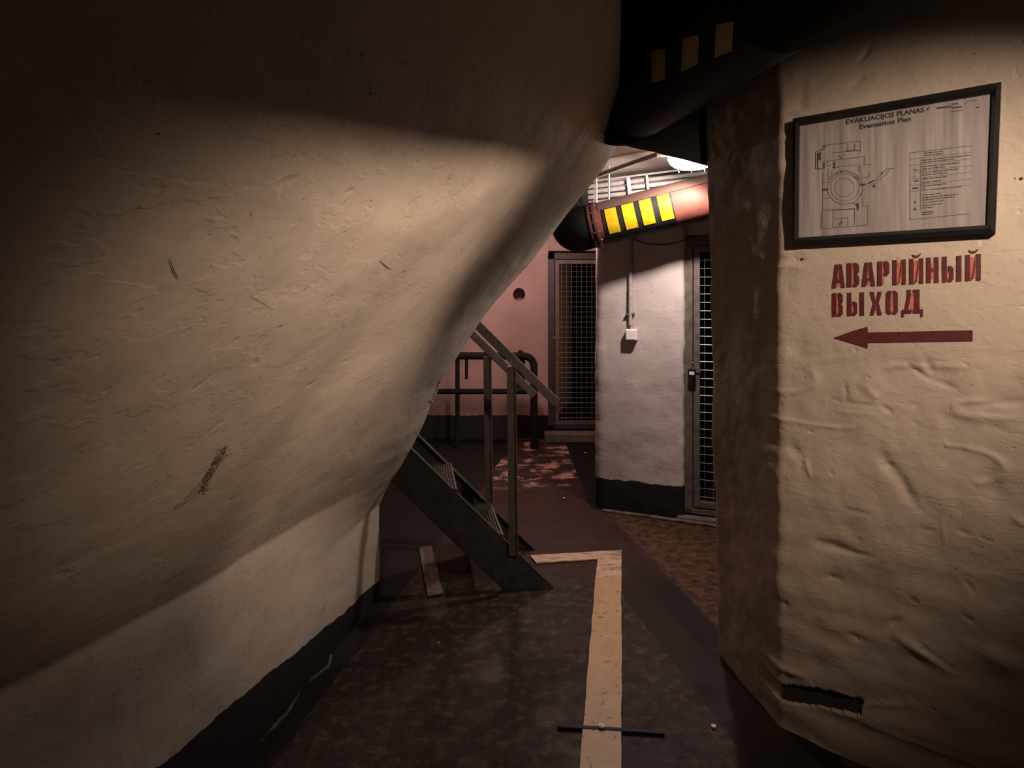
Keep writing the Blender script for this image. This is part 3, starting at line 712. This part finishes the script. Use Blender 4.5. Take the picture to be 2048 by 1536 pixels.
# ------------------------------------------------------------------ tubular guard rail further back
g = empty('guard_rail', 'black tubular guard rail with rounded corner before the pink far wall', 'railing', (.2, 7.0, 0))
gy = 7.0
def gp(px, py): return unp(px, py, gy)
mb = MB(); c1 = gp(1068, 712); mb.tube(arc_pts([gp(700, 711), Vector((c1.x, gy, c1.z)), Vector((c1.x, gy, 0))], .13, 10), .040, 14); mb.build('top_rail', M['duct_black'], g, smooth=True)
mb = MB(); mb.tube([gp(700, 783), gp(1066, 783)], .030, 12); mb.build('mid_rail', M['duct_black'], g, smooth=True)
for px in (915, 800): mb = MB(); a = gp(px, 712); mb.tube([a, Vector((a.x, gy, 0))], .024, 12); mb.build('post', M['duct_black'], g, smooth=True)
mb = MB(); a = gp(933, 712); mb.tube([a, gp(933, 758)], .018, 12); mb.build('bracket', M['duct_black'], g, smooth=True)
mb = MB(); mb.tube([gp(1041, 713), gp(1041, 701)], .026, 12); mb.build('stub', M['duct_black'], g, smooth=True)
mb = MB(); mb.box(gp(1041, 748)+Vector((0, .05, 0)), (.10, .04, .32)); mb.build('plate', M['duct_black'], g, bevel=.004)

# ------------------------------------------------------------------ floor markings, channel, bolt
def floor_pt(px, py, z=.0): d = (H-z)*F/(py-CY); return unp(px, py, d)
def strip(name, poly, mat, label, cat='floor marking', th=.003, z=.008, group=None):
    m = MB(); m.prism([Vector((p[0], p[1], z-.004)) for p in poly], (0, 0, th+.004)); o = m.build(name, mat); tag(o, label, cat, group); return o
def ragged(pts, a=.004, n=24):
    out = []
    for i in range(len(pts)):
        p = Vector(pts[i]); q = Vector(pts[(i+1) % len(pts)]); k = max(1, int((q-p).length/.05))
        for j in range(k): r_ = p.lerp(q, j/k); out.append(r_+Vector((a*nz(r_, 9, 1), a*nz(r_, 9, 2), 0)))
    return out
cA = floor_pt(1243, 1103); cB = floor_pt(1243, 1120); cC = floor_pt(1195, 1120)
R0 = floor_pt(1243, 1640); L0 = floor_pt(1151, 1640)
strip('floor_stripe', ragged([floor_pt(1243, 1159), R0, L0, floor_pt(1191, 1159)]), M['stripe'], 'long cream floor stripe running towards the viewer')
strip('floor_stripe', ragged([cA, floor_pt(1243, 1158.5), floor_pt(1191, 1158.5), floor_pt(1195, 1121), floor_pt(1072, 1129), floor_pt(1060, 1114)]), M['stripe_far'], 'short cream floor stripe turning left to the foot of the stairs')
strip('floor_stripe', ragged([floor_pt(838, 1098), floor_pt(863, 1094), floor_pt(886, 1190), floor_pt(855, 1196)]), simple('shaded_floor_paint', (.12, .08, .05), .6, 0, .6, 30), 'faint floor stripe in shadow under the stairs')  # shade under the stairs put into a dimmer stripe colour
e0 = floor_pt(1120, 1459); e1_ = floor_pt(1300, 1467)
mb = MB(); mb.bar(Vector((.17, e0.y+.006, .009)), Vector((.56, e1_.y-.010, .009)), .008, .022); o = mb.build('cable_cover', M['tape_black'], bevel=.004); tag(o, 'black cable cover strip crossing the long floor stripe', 'cable cover')
bp = floor_pt(1203, 1461); mb = MB(); b0 = Vector((bp.x, bp.y-.004, .0185)); mb.tube([b0, b0+Vector((0, 0, .005))], [.0125, .010], 18); mb.tube([b0+Vector((0, 0, .004)), b0+Vector((0, 0, .008))], .005, 6)
o = mb.build('screw_washer', M['white_plastic'], smooth=True); tag(o, 'pale screw washer on the black cable cover strip', 'washer')
# raised broken edge of the floor screed along the left wall
pts_l = [(742, 1192), (733, 1215), (690, 1262), (664, 1300), (655, 1335), (610, 1370), (590, 1400), (575, 1432), (535, 1465), (500, 1500), (470, 1536), (430, 1590)]
cl_ = [floor_pt(*p) for p in pts_l]; fine = []
for a, b in zip(cl_, cl_[1:]):
    for k in range(8):
        q = a.lerp(b, k/8); fine.append(q+Vector((.010*nz(q, 17, 1), .012*nz(q, 17, 2), 0)))
mb = MB()
for a, b in zip(fine, fine[1:]):
    hh = .007+.006*abs(nz(a, 20, 4)); mb.bar(a+Vector((0, 0, hh*.4)), b+Vector((0, 0, hh*.4)), hh, .010)
o = mb.build('trim_5', simple('screed_edge', (.13, .085, .055), .7, 0, .7, 30, .004)); tag(o, 'broken screed edge beside the black gutter along the leaning wall', kind='structure')
# plaster flakes on the dark floor
t_flk = simple('pale_plaster_flake', (.6, .5, .44), .7)
for (px, py, s_, lab) in ((1329, 991, .035, 'largest pale plaster flake on the black strip under the pier'), (1333, 976, .016, 'small plaster flake against the foot of the pier'),
                    (1128, 998, .012, 'plaster crumb on the red floor between stairs and pier'), (1171, 907, .02, 'plaster flake on the dark floor left of the pier'),
                    (1288, 978, .010, 'tiny plaster crumb below the middle of the pier'), (877, 1289, .006, 'tiny pale crumb on the near floor left of the stripe'),
                    (1427, 1458, .012, 'pale crumb on the floor near the column foot')):
    p = floor_pt(px, py); m = MB(); n_ = 7; poly = [p+Vector((s_*(.6+.5*random.random())*math.cos(k*2*math.pi/n_), s_*(.6+.5*random.random())*math.sin(k*2*math.pi/n_), .006)) for k in range(n_)]
    m.prism(poly, (0, 0, .006)); o = m.build('plaster_flake', t_flk, bevel=.001); tag(o, lab, 'plaster flake', 'plaster flakes on the floor')

# ------------------------------------------------------------------ stencilled lettering
G = {
 'A': [[(0, 0), (.30, 0), (.35, .20), (.48, .20), (.48, .36), (.39, .36), (.475, .80), (.475, 1), (.24, 1)], [(1, 0), (.70, 0), (.65, .20), (.52, .20), (.52, .36), (.61, .36), (.525, .80), (.525, 1), (.76, 1)]],
 'V': [[(0, 0), (.40, 0), (.40, 1), (0, 1)], [(.50, 0), (.80, 0), (1, .10), (1, .42), (.86, .52), (1, .62), (1, .90), (.8, 1), (.50, 1), (.50, .86), (.63, .83), (.63, .60), (.52, .53), (.63, .44), (.63, .16), (.50, .13)]],
 'R': [[(0, 0), (.40, 0), (.40, 1), (0, 1)], [(.49, .38), (.80, .38), (1, .50), (1, .90), (.8, 1), (.49, 1), (.49, .86), (.64, .83), (.64, .55), (.49, .52)]],
 'I': [[(0, 0), (.31, 0), (.31, 1), (0, 1)], [(.69, 0), (1, 0), (1, 1), (.69, 1)], [(.36, .02), (.45, .22), (.645, .98), (.645, .58), (.50, .10), (.40, 0)]],
 'N': [[(0, 0), (.37, 0), (.37, 1), (0, 1)], [(.63, 0), (1, 0), (1, 1), (.63, 1)], [(.42, .42), (.58, .42), (.58, .58), (.42, .58)]],
 'Y': [[(0, 0), (.25, 0), (.25, 1), (0, 1)], [(.29, 0), (.48, 0), (.59, .10), (.59, .52), (.48, .62), (.29, .62), (.29, .47), (.37, .45), (.37, .16), (.29, .13)], [(.73, 0), (1, 0), (1, 1), (.73, 1)]],
 'X': [[(0, 0), (.34, 0), (.48, .36), (.48, .64), (.34, 1), (0, 1), (.26, .5)], [(1, 0), (.66, 0), (.52, .36), (.52, .64), (.66, 1), (1, 1), (.74, .5)]],
 'O': [[(.45, 0), (.16, 0), (0, .12), (0, .88), (.16, 1), (.45, 1), (.45, .88), (.35, .84), (.35, .16), (.45, .12)], [(.55, 0), (.84, 0), (1, .12), (1, .88), (.84, 1), (.55, 1), (.55, .88), (.65, .84), (.65, .16), (.55, .12)]],
 'D': [[(0, 0), (.12, 0), (.12, .13), (.47, .13), (.47, .27), (.33, .27), (.45, .86), (.45, 1), (.25, 1), (.25, .70), (.14, .30), (0, .26)], [(.54, .13), (.88, .13), (.88, 0), (1, 0), (1, .28), (.85, .28), (.85, 1), (.54, 1), (.54, .86), (.58, .86), (.58, .27), (.54, .27)]],
}
def letter_polys(ch, x0, x1, yt, yb, slope, dx=0):
    """letter box in the zoomed measurements -> wall coordinates; returns list of polygons (u,z)"""
    out = []
    for poly in G[ch]:
        pp = []
        for i in range(len(poly)):      # subdivide the edges for slightly uneven paint
            a = Vector(poly[i]); b = Vector(poly[(i+1) % len(poly)]); k = max(1, int((b-a).length/.14))
            for j in range(k): pp.append(a.lerp(b, j/k))
        q = []
        for v in pp:
            cx = lerp(x0, x1, v.x)+dx*v.y; cy = lerp(yb, yt, v.y)+slope*(v.x-.5)*(x1-x0)
            cx += 2.6*noise.noise(Vector((cx*.09, cy*.09, 1))); cy += 2.6*noise.noise(Vector((cx*.09, cy*.09, 5)))
            q.append(wall_uv(1550+cx/4.112, 480+cy/4.112))
        out.append(q)
    return out
def paint(name, polys, mat, parent, off=.0022):
    """paint film following the wall: fill, cut finely, lay on the surface"""
    bm = bmesh.new()
    for poly in polys:
        vs = [bm.verts.new((u, z, 0)) for u, z in poly]; bm.faces.new(vs)
    bmesh.ops.triangulate(bm, faces=bm.faces[:])
    us_ = [v.co.x for v in bm.verts]; zs_ = [v.co.y for v in bm.verts]
    x = math.floor(min(us_)/.012)*.012
    while x < max(us_): bmesh.ops.bisect_plane(bm, geom=bm.verts[:]+bm.edges[:]+bm.faces[:], plane_co=(x, 0, 0), plane_no=(1, 0, 0)); x += .012
    y = math.floor(min(zs_)/.012)*.012
    while y < max(zs_): bmesh.ops.bisect_plane(bm, geom=bm.verts[:]+bm.edges[:]+bm.faces[:], plane_co=(0, y, 0), plane_no=(0, 1, 0)); y += .012
    for v in bm.verts: v.co = wall_on(v.co.x, v.co.y, off)
    me = bpy.data.meshes.new(name); bm.to_mesh(me); bm.free(); me.materials.append(mat)
    o = bpy.data.objects.new(name, me); COL.objects.link(o)
    if parent is not None:
        o.parent = parent; me.transform(__import__('mathutils').Matrix.Translation(-parent.location))
    return o
L1 = [('A', 468, 578, 200, 395, -.06), ('V', 590, 693, 190, 388, -.04), ('A', 712, 825, 183, 382, -.06), ('R', 843, 942, 175, 376, -.05), ('I', 968, 1078, 162, 369, -.06),
      ('I', 1105, 1222, 152, 362, -.05), ('N', 1245, 1347, 143, 353, -.05), ('Y', 1375, 1535, 132, 345, -.05), ('I', 1565, 1694, 118, 335, -.05)]
L2 = [('V', 470, 560, 437, 630, -.03), ('Y', 595, 735, 432, 623, -.03), ('X', 780, 882, 425, 619, -.02), ('O', 913, 1012, 418, 613, -.02), ('D', 1040, 1218, 408, 634, -.03)]
def breve(x0, x1, yt, yb):
    pts = []; n_ = 8
    for i in range(n_+1):
        f_ = i/n_; pts.append((lerp(x0, x1, f_), yt+(yb-yt)*math.sin(math.pi*f_)**.7-8*f_+4))
    for i in range(n_, -1, -1):
        f_ = i/n_; pts.append((lerp(x0+8, x1-8, f_), yt-4+(yb-yt)*.45*math.sin(math.pi*f_)-8*f_+4))
    return [wall_uv(1550+x/4.112, 480+y/4.112) for x, y in pts]
def rect_halo(x0, x1, yt, yb, s_):
    n_ = 10; pts = []
    for i in range(n_): pts.append((lerp(x0, x1, i/n_), yt+s_*(lerp(-.5, .5, i/n_))*(x1-x0)))
    for i in range(n_): pts.append((x1, lerp(yt, yb, i/n_)+s_*.5*(x1-x0)))
    for i in range(n_): pts.append((lerp(x1, x0, i/n_), yb+s_*(lerp(.5, -.5, i/n_))*(x1-x0)))
    for i in range(n_): pts.append((x0, lerp(yb, yt, i/n_)-s_*.5*(x1-x0)))
    return [wall_uv(1550+(x+2*noise.noise(Vector((x*.1, y*.1, 3))))/4.112, 480+(y+2*noise.noise(Vector((x*.1, y*.1, 9))))/4.112) for x, y in pts]
sg = empty('stencilled_sign', 'red Cyrillic stencil lettering in two lines above the arrow', 'wall lettering', tuple(wall_pt(1740, 590)))
p1 = []; 
for c_ in L1: p1 += letter_polys(*c_, dx=0)
p1 += [breve(1125, 1203, 118, 148), breve(1588, 1674, 82, 112)]
paint('upper_word', p1, M['stencil'], sg)
p2 = []
for c_ in L2: p2 += letter_polys(*c_)
paint('lower_word', p2, M['stencil'], sg)
halo = []
for ch, x0, x1, yt, yb, s_ in L1+L2:
    if ch in 'VRO': halo.append(rect_halo(lerp(x0, x1, .38), lerp(x0, x1, .56), lerp(yt, yb, .05), lerp(yt, yb, .93), s_))
    elif ch == 'A': halo.append(rect_halo(lerp(x0, x1, .36), lerp(x0, x1, .64), lerp(yt, yb, .60), lerp(yt, yb, .95), s_)); halo.append(rect_halo(lerp(x0, x1, .46), lerp(x0, x1, .54), lerp(yt, yb, .05), lerp(yt, yb, .6), s_))
    elif ch == 'I': halo.append(rect_halo(lerp(x0, x1, .28), lerp(x0, x1, .72), lerp(yt, yb, .10), lerp(yt, yb, .92), s_))
    elif ch == 'N': halo.append(rect_halo(lerp(x0, x1, .35), lerp(x0, x1, .65), lerp(yt, yb, .22), lerp(yt, yb, .84), s_))
    elif ch == 'X': halo.append(rect_halo(lerp(x0, x1, .44), lerp(x0, x1, .56), lerp(yt, yb, .30), lerp(yt, yb, .80), s_))
    elif ch == 'Y': halo.append(rect_halo(lerp(x0, x1, .20), lerp(x0, x1, .52), lerp(yt, yb, .40), lerp(yt, yb, .96), s_))
    elif ch == 'D': halo.append(rect_halo(lerp(x0, x1, .40), lerp(x0, x1, .60), lerp(yt, yb, .12), lerp(yt, yb, .80), s_))
ov_ = paint('lettering_overspray', halo, M['overspray'], sg, .0012); ov_['label'] = 'thin lighter red overspray inside the letters'
arrow = [(482, 805), (620, 754), (762, 712), (766, 760), (1000, 755), (1300, 748), (1627, 741), (1627, 831), (1300, 837), (1000, 841), (766, 845), (763, 891), (620, 846)]
ar = paint('arrow_sign', [[wall_uv(1550+x/4.112, 480+y/4.112) for x, y in arrow]], M['stencil'], None)
tag(ar, 'dark red painted arrow pointing left below the lettering', 'painted arrow')

# ------------------------------------------------------------------ evacuation plan
bo = wall_pt(1795, 330)
pb = empty('evacuation_plan', 'black framed evacuation plan hanging on the wall above the red lettering', 'notice board', tuple(bo))
OFF = .020
def bpt(u, z, o_): return WA+WD*u+WN*o_+Vector((0, 0, z))
TL = wall_uv(1590, 240); TR = wall_uv(2004, 168); BLc = wall_uv(1588, 492); BRc = wall_uv(1992, 468)
cu = (TL[0]+TR[0]+BLc[0]+BRc[0])/4
def bw(fx, fz, o_):      # board coords 0..1 (x right, z up)
    a = (lerp(BLc[0], BRc[0], fx), lerp(BLc[1], BRc[1], fx)); b = (lerp(TL[0], TR[0], fx), lerp(TL[1], TR[1], fx))
    return bpt(lerp(a[0], b[0], fz), lerp(a[1], b[1], fz), o_)
wx = .036; wz = .060
m = MB()
def bevbar(c0, c1, c2, c3):      # outer a,b ; inner c,d  in board coords
    back = .004; fr = .034; lowf = .022
    o0, o1, i1, i0 = c0, c1, c2, c3
    mid0 = ((o0[0]*.45+i0[0]*.55), (o0[1]*.45+i0[1]*.55)); mid1 = ((o1[0]*.45+i1[0]*.55), (o1[1]*.45+i1[1]*.55))
    vs = [bw(*o0, back), bw(*o1, back), bw(*o0, lowf+.004), bw(*o1, lowf+.004), bw(*mid0, fr), bw(*mid1, fr), bw(*i0, lowf), bw(*i1, lowf), bw(*i0, back), bw(*i1, back)]
    m.add(vs, [(0, 1, 3, 2), (2, 3, 5, 4), (4, 5, 7, 6), (6, 7, 9, 8), (0, 8, 9, 1), (0, 2, 4, 6, 8), (1, 9, 7, 5, 3)])
for args in (((0, 0), (0, 1), (wx, 1-wz), (wx, wz)), ((0, 1), (1, 1), (1-wx, 1-wz), (wx, 1-wz)), ((1, 1), (1, 0), (1-wx, wz), (1-wx, 1-wz)), ((1, 0), (0, 0), (wx, wz), (1-wx, wz))): bevbar(*args)
m.build('board_frame', M['frame_black'], pb)
m = MB(); m.add([bw(wx*.7, wz*.7, .014), bw(1-wx*.7, wz*.7, .014), bw(1-wx*.7, 1-wz*.7, .014), bw(wx*.7, 1-wz*.7, .014), bw(wx*.7, wz*.7, .006), bw(1-wx*.7, wz*.7, .006), bw(1-wx*.7, 1-wz*.7, .006), bw(wx*.7, 1-wz*.7, .006)],
                [(0, 1, 2, 3), (7, 6, 5, 4), (0, 4, 5, 1), (1, 5, 6, 2), (2, 6, 7, 3), (3, 7, 4, 0)])
m.build('plan_sheet', M['sheet'], pb)
SHO = .0146
# pixel in the zoomed board picture (origin 1550,150, scale 4.112) -> board plane
bn = WN
def zb(cx, cy, o_=SHO):
    px = 1550+cx/4.112; py = 150+cy/4.112; d = Vector(((px-CX)/F, 1, -(py-CY)/F)); q = WA+WN*o_; k = (q-Vector((0, 0, 0))).dot(WN)/d.dot(WN); return Vector((0, 0, H))+d*k
def zline(m, pts, wd=3.0):
    wd = wd*1.0+.8
    for a, b in zip(pts, pts[1:]):
        dx, dy = b[0]-a[0], b[1]-a[1]; L_ = math.hypot(dx, dy) or 1; nx, ny = -dy/L_*wd/2, dx/L_*wd/2
        m.add([zb(a[0]+nx, a[1]+ny), zb(b[0]+nx, b[1]+ny), zb(b[0]-nx, b[1]-ny), zb(a[0]-nx, a[1]-ny)], [(0, 1, 2, 3)])
def zfill(m, pts): m.add([zb(*p) for p in pts], [tuple(range(len(pts)))])
def text_mesh(txt, bold=.0):
    cu_ = bpy.data.curves.new('t', 'FONT'); cu_.body = txt; cu_.size = 1; cu_.offset = bold; cu_.resolution_u = 3
    ob = bpy.data.objects.new('t', cu_); COL.objects.link(ob); dg = bpy.context.evaluated_depsgraph_get(); me = bpy.data.meshes.new_from_object(ob.evaluated_get(dg))
    vs = [v.co.copy() for v in me.vertices]; fs = [tuple(p.vertices) for p in me.polygons]
    bpy.data.objects.remove(ob); bpy.data.curves.remove(cu_); bpy.data.meshes.remove(me); return vs, fs
def ztext(m, txt, x0, y0, x1, y1, h_, bold=.02):
    """baseline from (x0,y0) to (x1,y1) in the zoomed picture, cap height h_"""
    vs, fs = text_mesh(txt, bold); xm = max(v.x for v in vs); xn = min(v.x for v in vs)
    out = [zb(lerp(x0, x1, (v.x-xn)/(xm-xn)), lerp(y0, y1, (v.x-xn)/(xm-xn))-v.y/.72*h_) for v in vs]; m.add(out, fs)
m = MB(); ztext(m, 'EVAKUACIJOS PLANAS', 583, 406, 1226, 303, 40, .034); ztext(m, 'Evacuation Plan', 692, 445, 1118, 377, 38, .034)
m.build('plan_heading', M['ink'], pb)
m = MB()   # the plan drawing
zline(m, [(396, 580), (705, 542), (700, 640)]); zline(m, [(396, 580), (392, 615), (335, 632), (333, 772), (398, 772)], 6); zline(m, [(380, 640), (350, 644), (350, 770)], 8)
zline(m, [(365, 640), (365, 700)], 22)
zline(m, [(475, 640), (700, 620)]); zline(m, [(392, 712), (735, 670), (732, 740), (790, 732)]); zline(m, [(470, 762), (700, 735)])
for x in (600, 655): zline(m, [(x, 562), (x-2, 618)], 5)
zline(m, [(580, 625), (670, 615)], 5); zline(m, [(520, 655), (545, 690), (560, 650)]); zline(m, [(435, 705), (432, 730)])
zfill(m, [(395, 725), (410, 723), (408, 768), (395, 770)]); zfill(m, [(480, 715), (496, 713), (494, 770), (481, 772)]); zline(m, [(425, 748), (455, 745)], 5)
zline(m, [(395, 790), (388, 1260)]); zline(m, [(350, 800), (350, 780)]); zline(m, [(410, 580), (412, 605)], 6)
def ring_(cx, cy, rx, ry, wd, n_=40, a0=0, a1=2*math.pi): zline(m, [(cx+rx*math.cos(lerp(a0, a1, i/n_)), cy+ry*math.sin(lerp(a0, a1, i/n_))) for i in range(n_+1)], wd)
ring_(575, 925, 145, 138, 3); ring_(575, 925, 118, 112, 2.4); ring_(570, 925, 80, 78, 2.4)
ring_(575, 925, 132, 126, 2, a0=3.3, a1=6.2)
zfill(m, [(388, 936), (438, 932), (438, 948), (388, 952)]); zfill(m, [(700, 895), (742, 892), (742, 908), (700, 912)])
zline(m, [(742, 900), (830, 862), (880, 808), (925, 772), (985, 768)], 4); zline(m, [(770, 915), (850, 868), (905, 822), (950, 775)], 3)
zfill(m, [(770, 885), (810, 860), (812, 872), (775, 898)]); zfill(m, [(795, 925), (815, 895), (832, 922)]); zfill(m, [(872, 800), (888, 798), (886, 815), (872, 816)])
zline(m, [(395, 885), (430, 880)]); zline(m, [(700, 740), (712, 845), (775, 838), (778, 800)]); zline(m, [(440, 770), (430, 860)])
zline(m, [(470, 790), (440, 860)]); zline(m, [(690, 750), (690, 800)]); zline(m, [(740, 935), (700, 985)]); zline(m, [(715, 980), (720, 1080), (770, 1075)])
zline(m, [(390, 1115), (465, 1110)]); zline(m, [(465, 1110), (660, 1100)], 6); zline(m, [(380, 1125), (376, 1265), (760, 1235), (762, 1080)])
zline(m, [(480, 1100), (475, 1250)]); zline(m, [(655, 1100), (652, 1235)], 5); zline(m, [(490, 1185), (600, 1175), (600, 1240)]); zline(m, [(545, 1190), (545, 1240)])
zfill(m, [(670, 1050), (690, 1055), (688, 1110), (672, 1115)]); zline(m, [(640, 1052), (690, 1080)], 6); zline(m, [(530, 1240), (530, 1215), (560, 1212)], 5)
zline(m, [(395, 1015), (450, 1010)]); zline(m, [(640, 830), (690, 860)], 5); zfill(m, [(535, 788), (552, 785), (550, 797), (537, 798)]); zfill(m, [(500, 805), (515, 800), (512, 815)])
m.build('plan_drawing', M['ink_grey'], pb)
m = MB()    # the legend table: rules, symbols and lines of small print
slp = -.12
def ly(x, y): return y+slp*(x-1110)*.9
zline(m, [(1110, 640), (1110, 1190)]); zline(m, [(1110, 640), (1620, ly(1620, 636))]); zline(m, [(1110, 1190), (1600, 1140)]); zline(m, [(1198, 700), (1196, 1120)], 2)
for y_ in (692, 745, 800, 855, 910, 960): zline(m, [(1112, y_), (1618, ly(1618, y_)-2)], 1.6)
random.seed(3)
for y_, xe, h_ in ((655, 1385, 8), (675, 1385, 8), (712, 1612, 7), (730, 1475, 7), (765, 1525, 7), (785, 1400, 7), (815, 1515, 7), (835, 1415, 7), (868, 1415, 7), (895, 1365, 7), (925, 1410, 7), (950, 1240, 6), (962, 1530, 6),
                (1000, 1370, 6), (1022, 1510, 7), (1040, 1480, 7), (1062, 1385, 6), (1085, 1380, 6), (1105, 1300, 6), (1142, 1300, 9), (1160, 1300, 6)):
    x = 1230 if y_ < 700 else 1208
    if y_ == 962: x = 1290
    while x < xe:       # illegible small print: short dashes of word length
        w_ = random.uniform(16, 52); e_ = min(x+w_, xe); zline(m, [(x, ly(x, y_)), (e_, ly(e_, y_))], h_); x = e_+7
zfill(m, [(1135, 778), (1150, 770), (1150, 777), (1180, 774), (1180, 779), (1150, 783), (1150, 788)]); zfill(m, [(1135, 832), (1150, 824), (1150, 840)])
zfill(m, [(1130, 925), (1180, 920), (1180, 934), (1130, 939)]); zline(m, [(1140, 872), (1180, 868)], 10); zfill(m, [(1140, 1045), (1150, 1035), (1160, 1045), (1150, 1055)]); zfill(m, [(1135, 1112), (1150, 1085), (1165, 1110)])
zline(m, [(1330, 272), (1450, 258)], 14); zline(m, [(1455, 240), (1505, 234)], 9); zline(m, [(1455, 270), (1538, 260)], 12); zline(m, [(1450, 300), (1550, 288)], 5)
zline(m, [(1560, 240), (1590, 212), (1655, 207)], 4); zfill(m, [(1650, 262), (1682, 260), (1680, 270), (1652, 271)]); zfill(m, [(1712, 255), (1728, 253), (1724, 263)])
zline(m, [(1245, 290), (1272, 258)], 7); zline(m, [(1252, 275), (1262, 290)], 6)
m.build('legend_print', M['ink_grey'], pb)
# nail to the right of the board and the small one at lower left
for px, py, lab in ((2043, 357, 'dark nail head in the wall right of the framed plan'), (1605, 518, 'dark nail head just below the left corner of the framed plan')):
    u_, z_ = wall_uv(px, py); c_ = wall_on(u_, z_, 0); m = MB(); m.tube([c_-WN*.004, c_+WN*.004], .0042, 10); o = m.build('nail', M['hole'], smooth=True); tag(o, lab, 'nail', 'nails in the sign wall')

# ------------------------------------------------------------------ gouges, nail holes and the broken patch on the leaning wall
def mark(tree, pts, wd, mat, name, parent, off=.0012, n=10):
    """a narrow irregular scratch or hole lying on the surface"""
    m = MB(); c = []
    for px, py in pts:
        p, nn = hit(tree, px, py)
        if p is None: return
        c.append((p, nn))
    left = []; right = []
    for i, (p, nn) in enumerate(c):
        d = (c[min(i+1, len(c)-1)][0]-c[max(i-1, 0)][0])
        if d.length < 1e-6: d = Vector((0, .3, 1))
        s_ = d.normalized().cross(nn).normalized(); k = .5*wd*(.35+.65*math.sin(math.pi*(i+.5)/len(c)))*(.8+.4*random.random()); left.append(p+s_*k+nn*off); right.append(p-s_*k+nn*off)
    vs = left+right; n_ = len(c); m.add(vs, [(i, i+1, n_+i+1, n_+i) for i in range(n_-1)]); return m.build(name, mat, parent)
def blob(tree, px, py, r, mat, name, parent):
    p, nn = hit(tree, px, py)
    if p is None: return
    a = nn.cross(Vector((0, 0, 1))).normalized(); b = nn.cross(a); m = MB(); n_ = 9
    m.add([p+nn*.0015+(a*math.cos(k*2*math.pi/n_)+b*math.sin(k*2*math.pi/n_))*r*.55*(.6+.6*random.random()) for k in range(n_)], [tuple(range(n_))]); m.build(name, mat, parent)
mark(BL, [(338, 515), (342, 527), (347, 541), (353, 552), (356, 558)], .0012, M['hole'], 'scratch', wl)
mark(BL, [(760, 521), (768, 529), (775, 535), (783, 538)], .0018, M['hole'], 'scratch', wl)
mark(BL, [(499, 590), (513, 598), (525, 605), (538, 612)], .0009, M['chip'], 'scratch', wl)
mark(BL, [(553, 654), (558, 651), (563, 651), (567, 649)], .0018, M['hole'], 'scratch', wl)
for x, y, r in ((545, 658, .002), (749, 747, .003), (315, 266, .0028), (378, 191, .002), (997, 95, .005), (805, 127, .004), (943, 137, .004), (723, 108, .003), (740, 187, .005), (616, 677, .0025), (690, 461, .003),
                (742, 400, .003), (991, 385, .004), (386, 865, .0016), (113, 487, .0015), (1118, 62, .004), (740, 413, .002), (800, 127, .003), (660, 1120, .006), (600, 1120, .004), (645, 1150, .004), (752, 1137, .008), (738, 1152, .008), (722, 1158, .006)):
    blob(BL, x, y, r, M['hole'], 'nail_hole', wl)
for x, y, r in ((2030, 357, .004), (1697, 300, .0001), (1685, 1113, .003), (1965, 1094, .003), (1912, 1136, .004), (1950, 108, .004)):
    if r > .001: blob(BR, x, y, r, M['hole'], 'nail_hole', wr_)
# broken plaster patch: rough crumbs in a torn outline
def crumbs(tree, pts, n, spread, r0, r1, name, parent, mat):
    m = MB()
    for _ in range(n):
        i = random.random()*(len(pts)-1); a = pts[int(i)]; b = pts[int(i)+1]; f_ = i-int(i); s_ = spread*(1.1-abs(f_-.5))
        px = lerp(a[0], b[0], f_)+random.gauss(0, s_*.5); py = lerp(a[1], b[1], f_)+random.gauss(0, s_*.45)
        p, nn = hit(tree, px, py)
        if p is None: continue
        r = random.uniform(r0, r1); A_ = [Vector((random.gauss(0, 1), random.gauss(0, 1), random.gauss(0, 1))).normalized() for _ in range(1)][0]
        B_ = A_.cross(nn).normalized(); C_ = A_.cross(B_); m.box(p, (r*2, r*1.6, r*1.2), (A_, B_, C_))
    m.build(name, mat, parent, bevel=0)
scar = [(447, 898), (440, 915), (425, 935), (415, 955), (408, 972), (402, 982)]
mark(BL, [(404, 966), (392, 980), (378, 995), (366, 1006), (350, 1014)], .026, M['wall_sign'], 'scraped_patch', wl, .0010)
mark(BL, [(450, 893), (440, 910), (430, 930), (418, 950), (408, 968), (402, 984)], .030, M['chip'], 'broken_patch', wl, .0008)
crumbs(BL, scar, 150, 14, .0006, .0020, 'broken_crumbs', wl, M['chip']); crumbs(BL, scar, 60, 15, .0006, .0022, 'pale_crumbs', wl, M['wall_sign']); crumbs(BL, scar, 60, 10, .0006, .0022, 'dark_crumbs', wl, M['hole'])
crumbs(BL, [(880, 762), (876, 780), (868, 797), (862, 806)], 50, 7, .003, .008, 'edge_crumbs', wl, M['wall_near'])
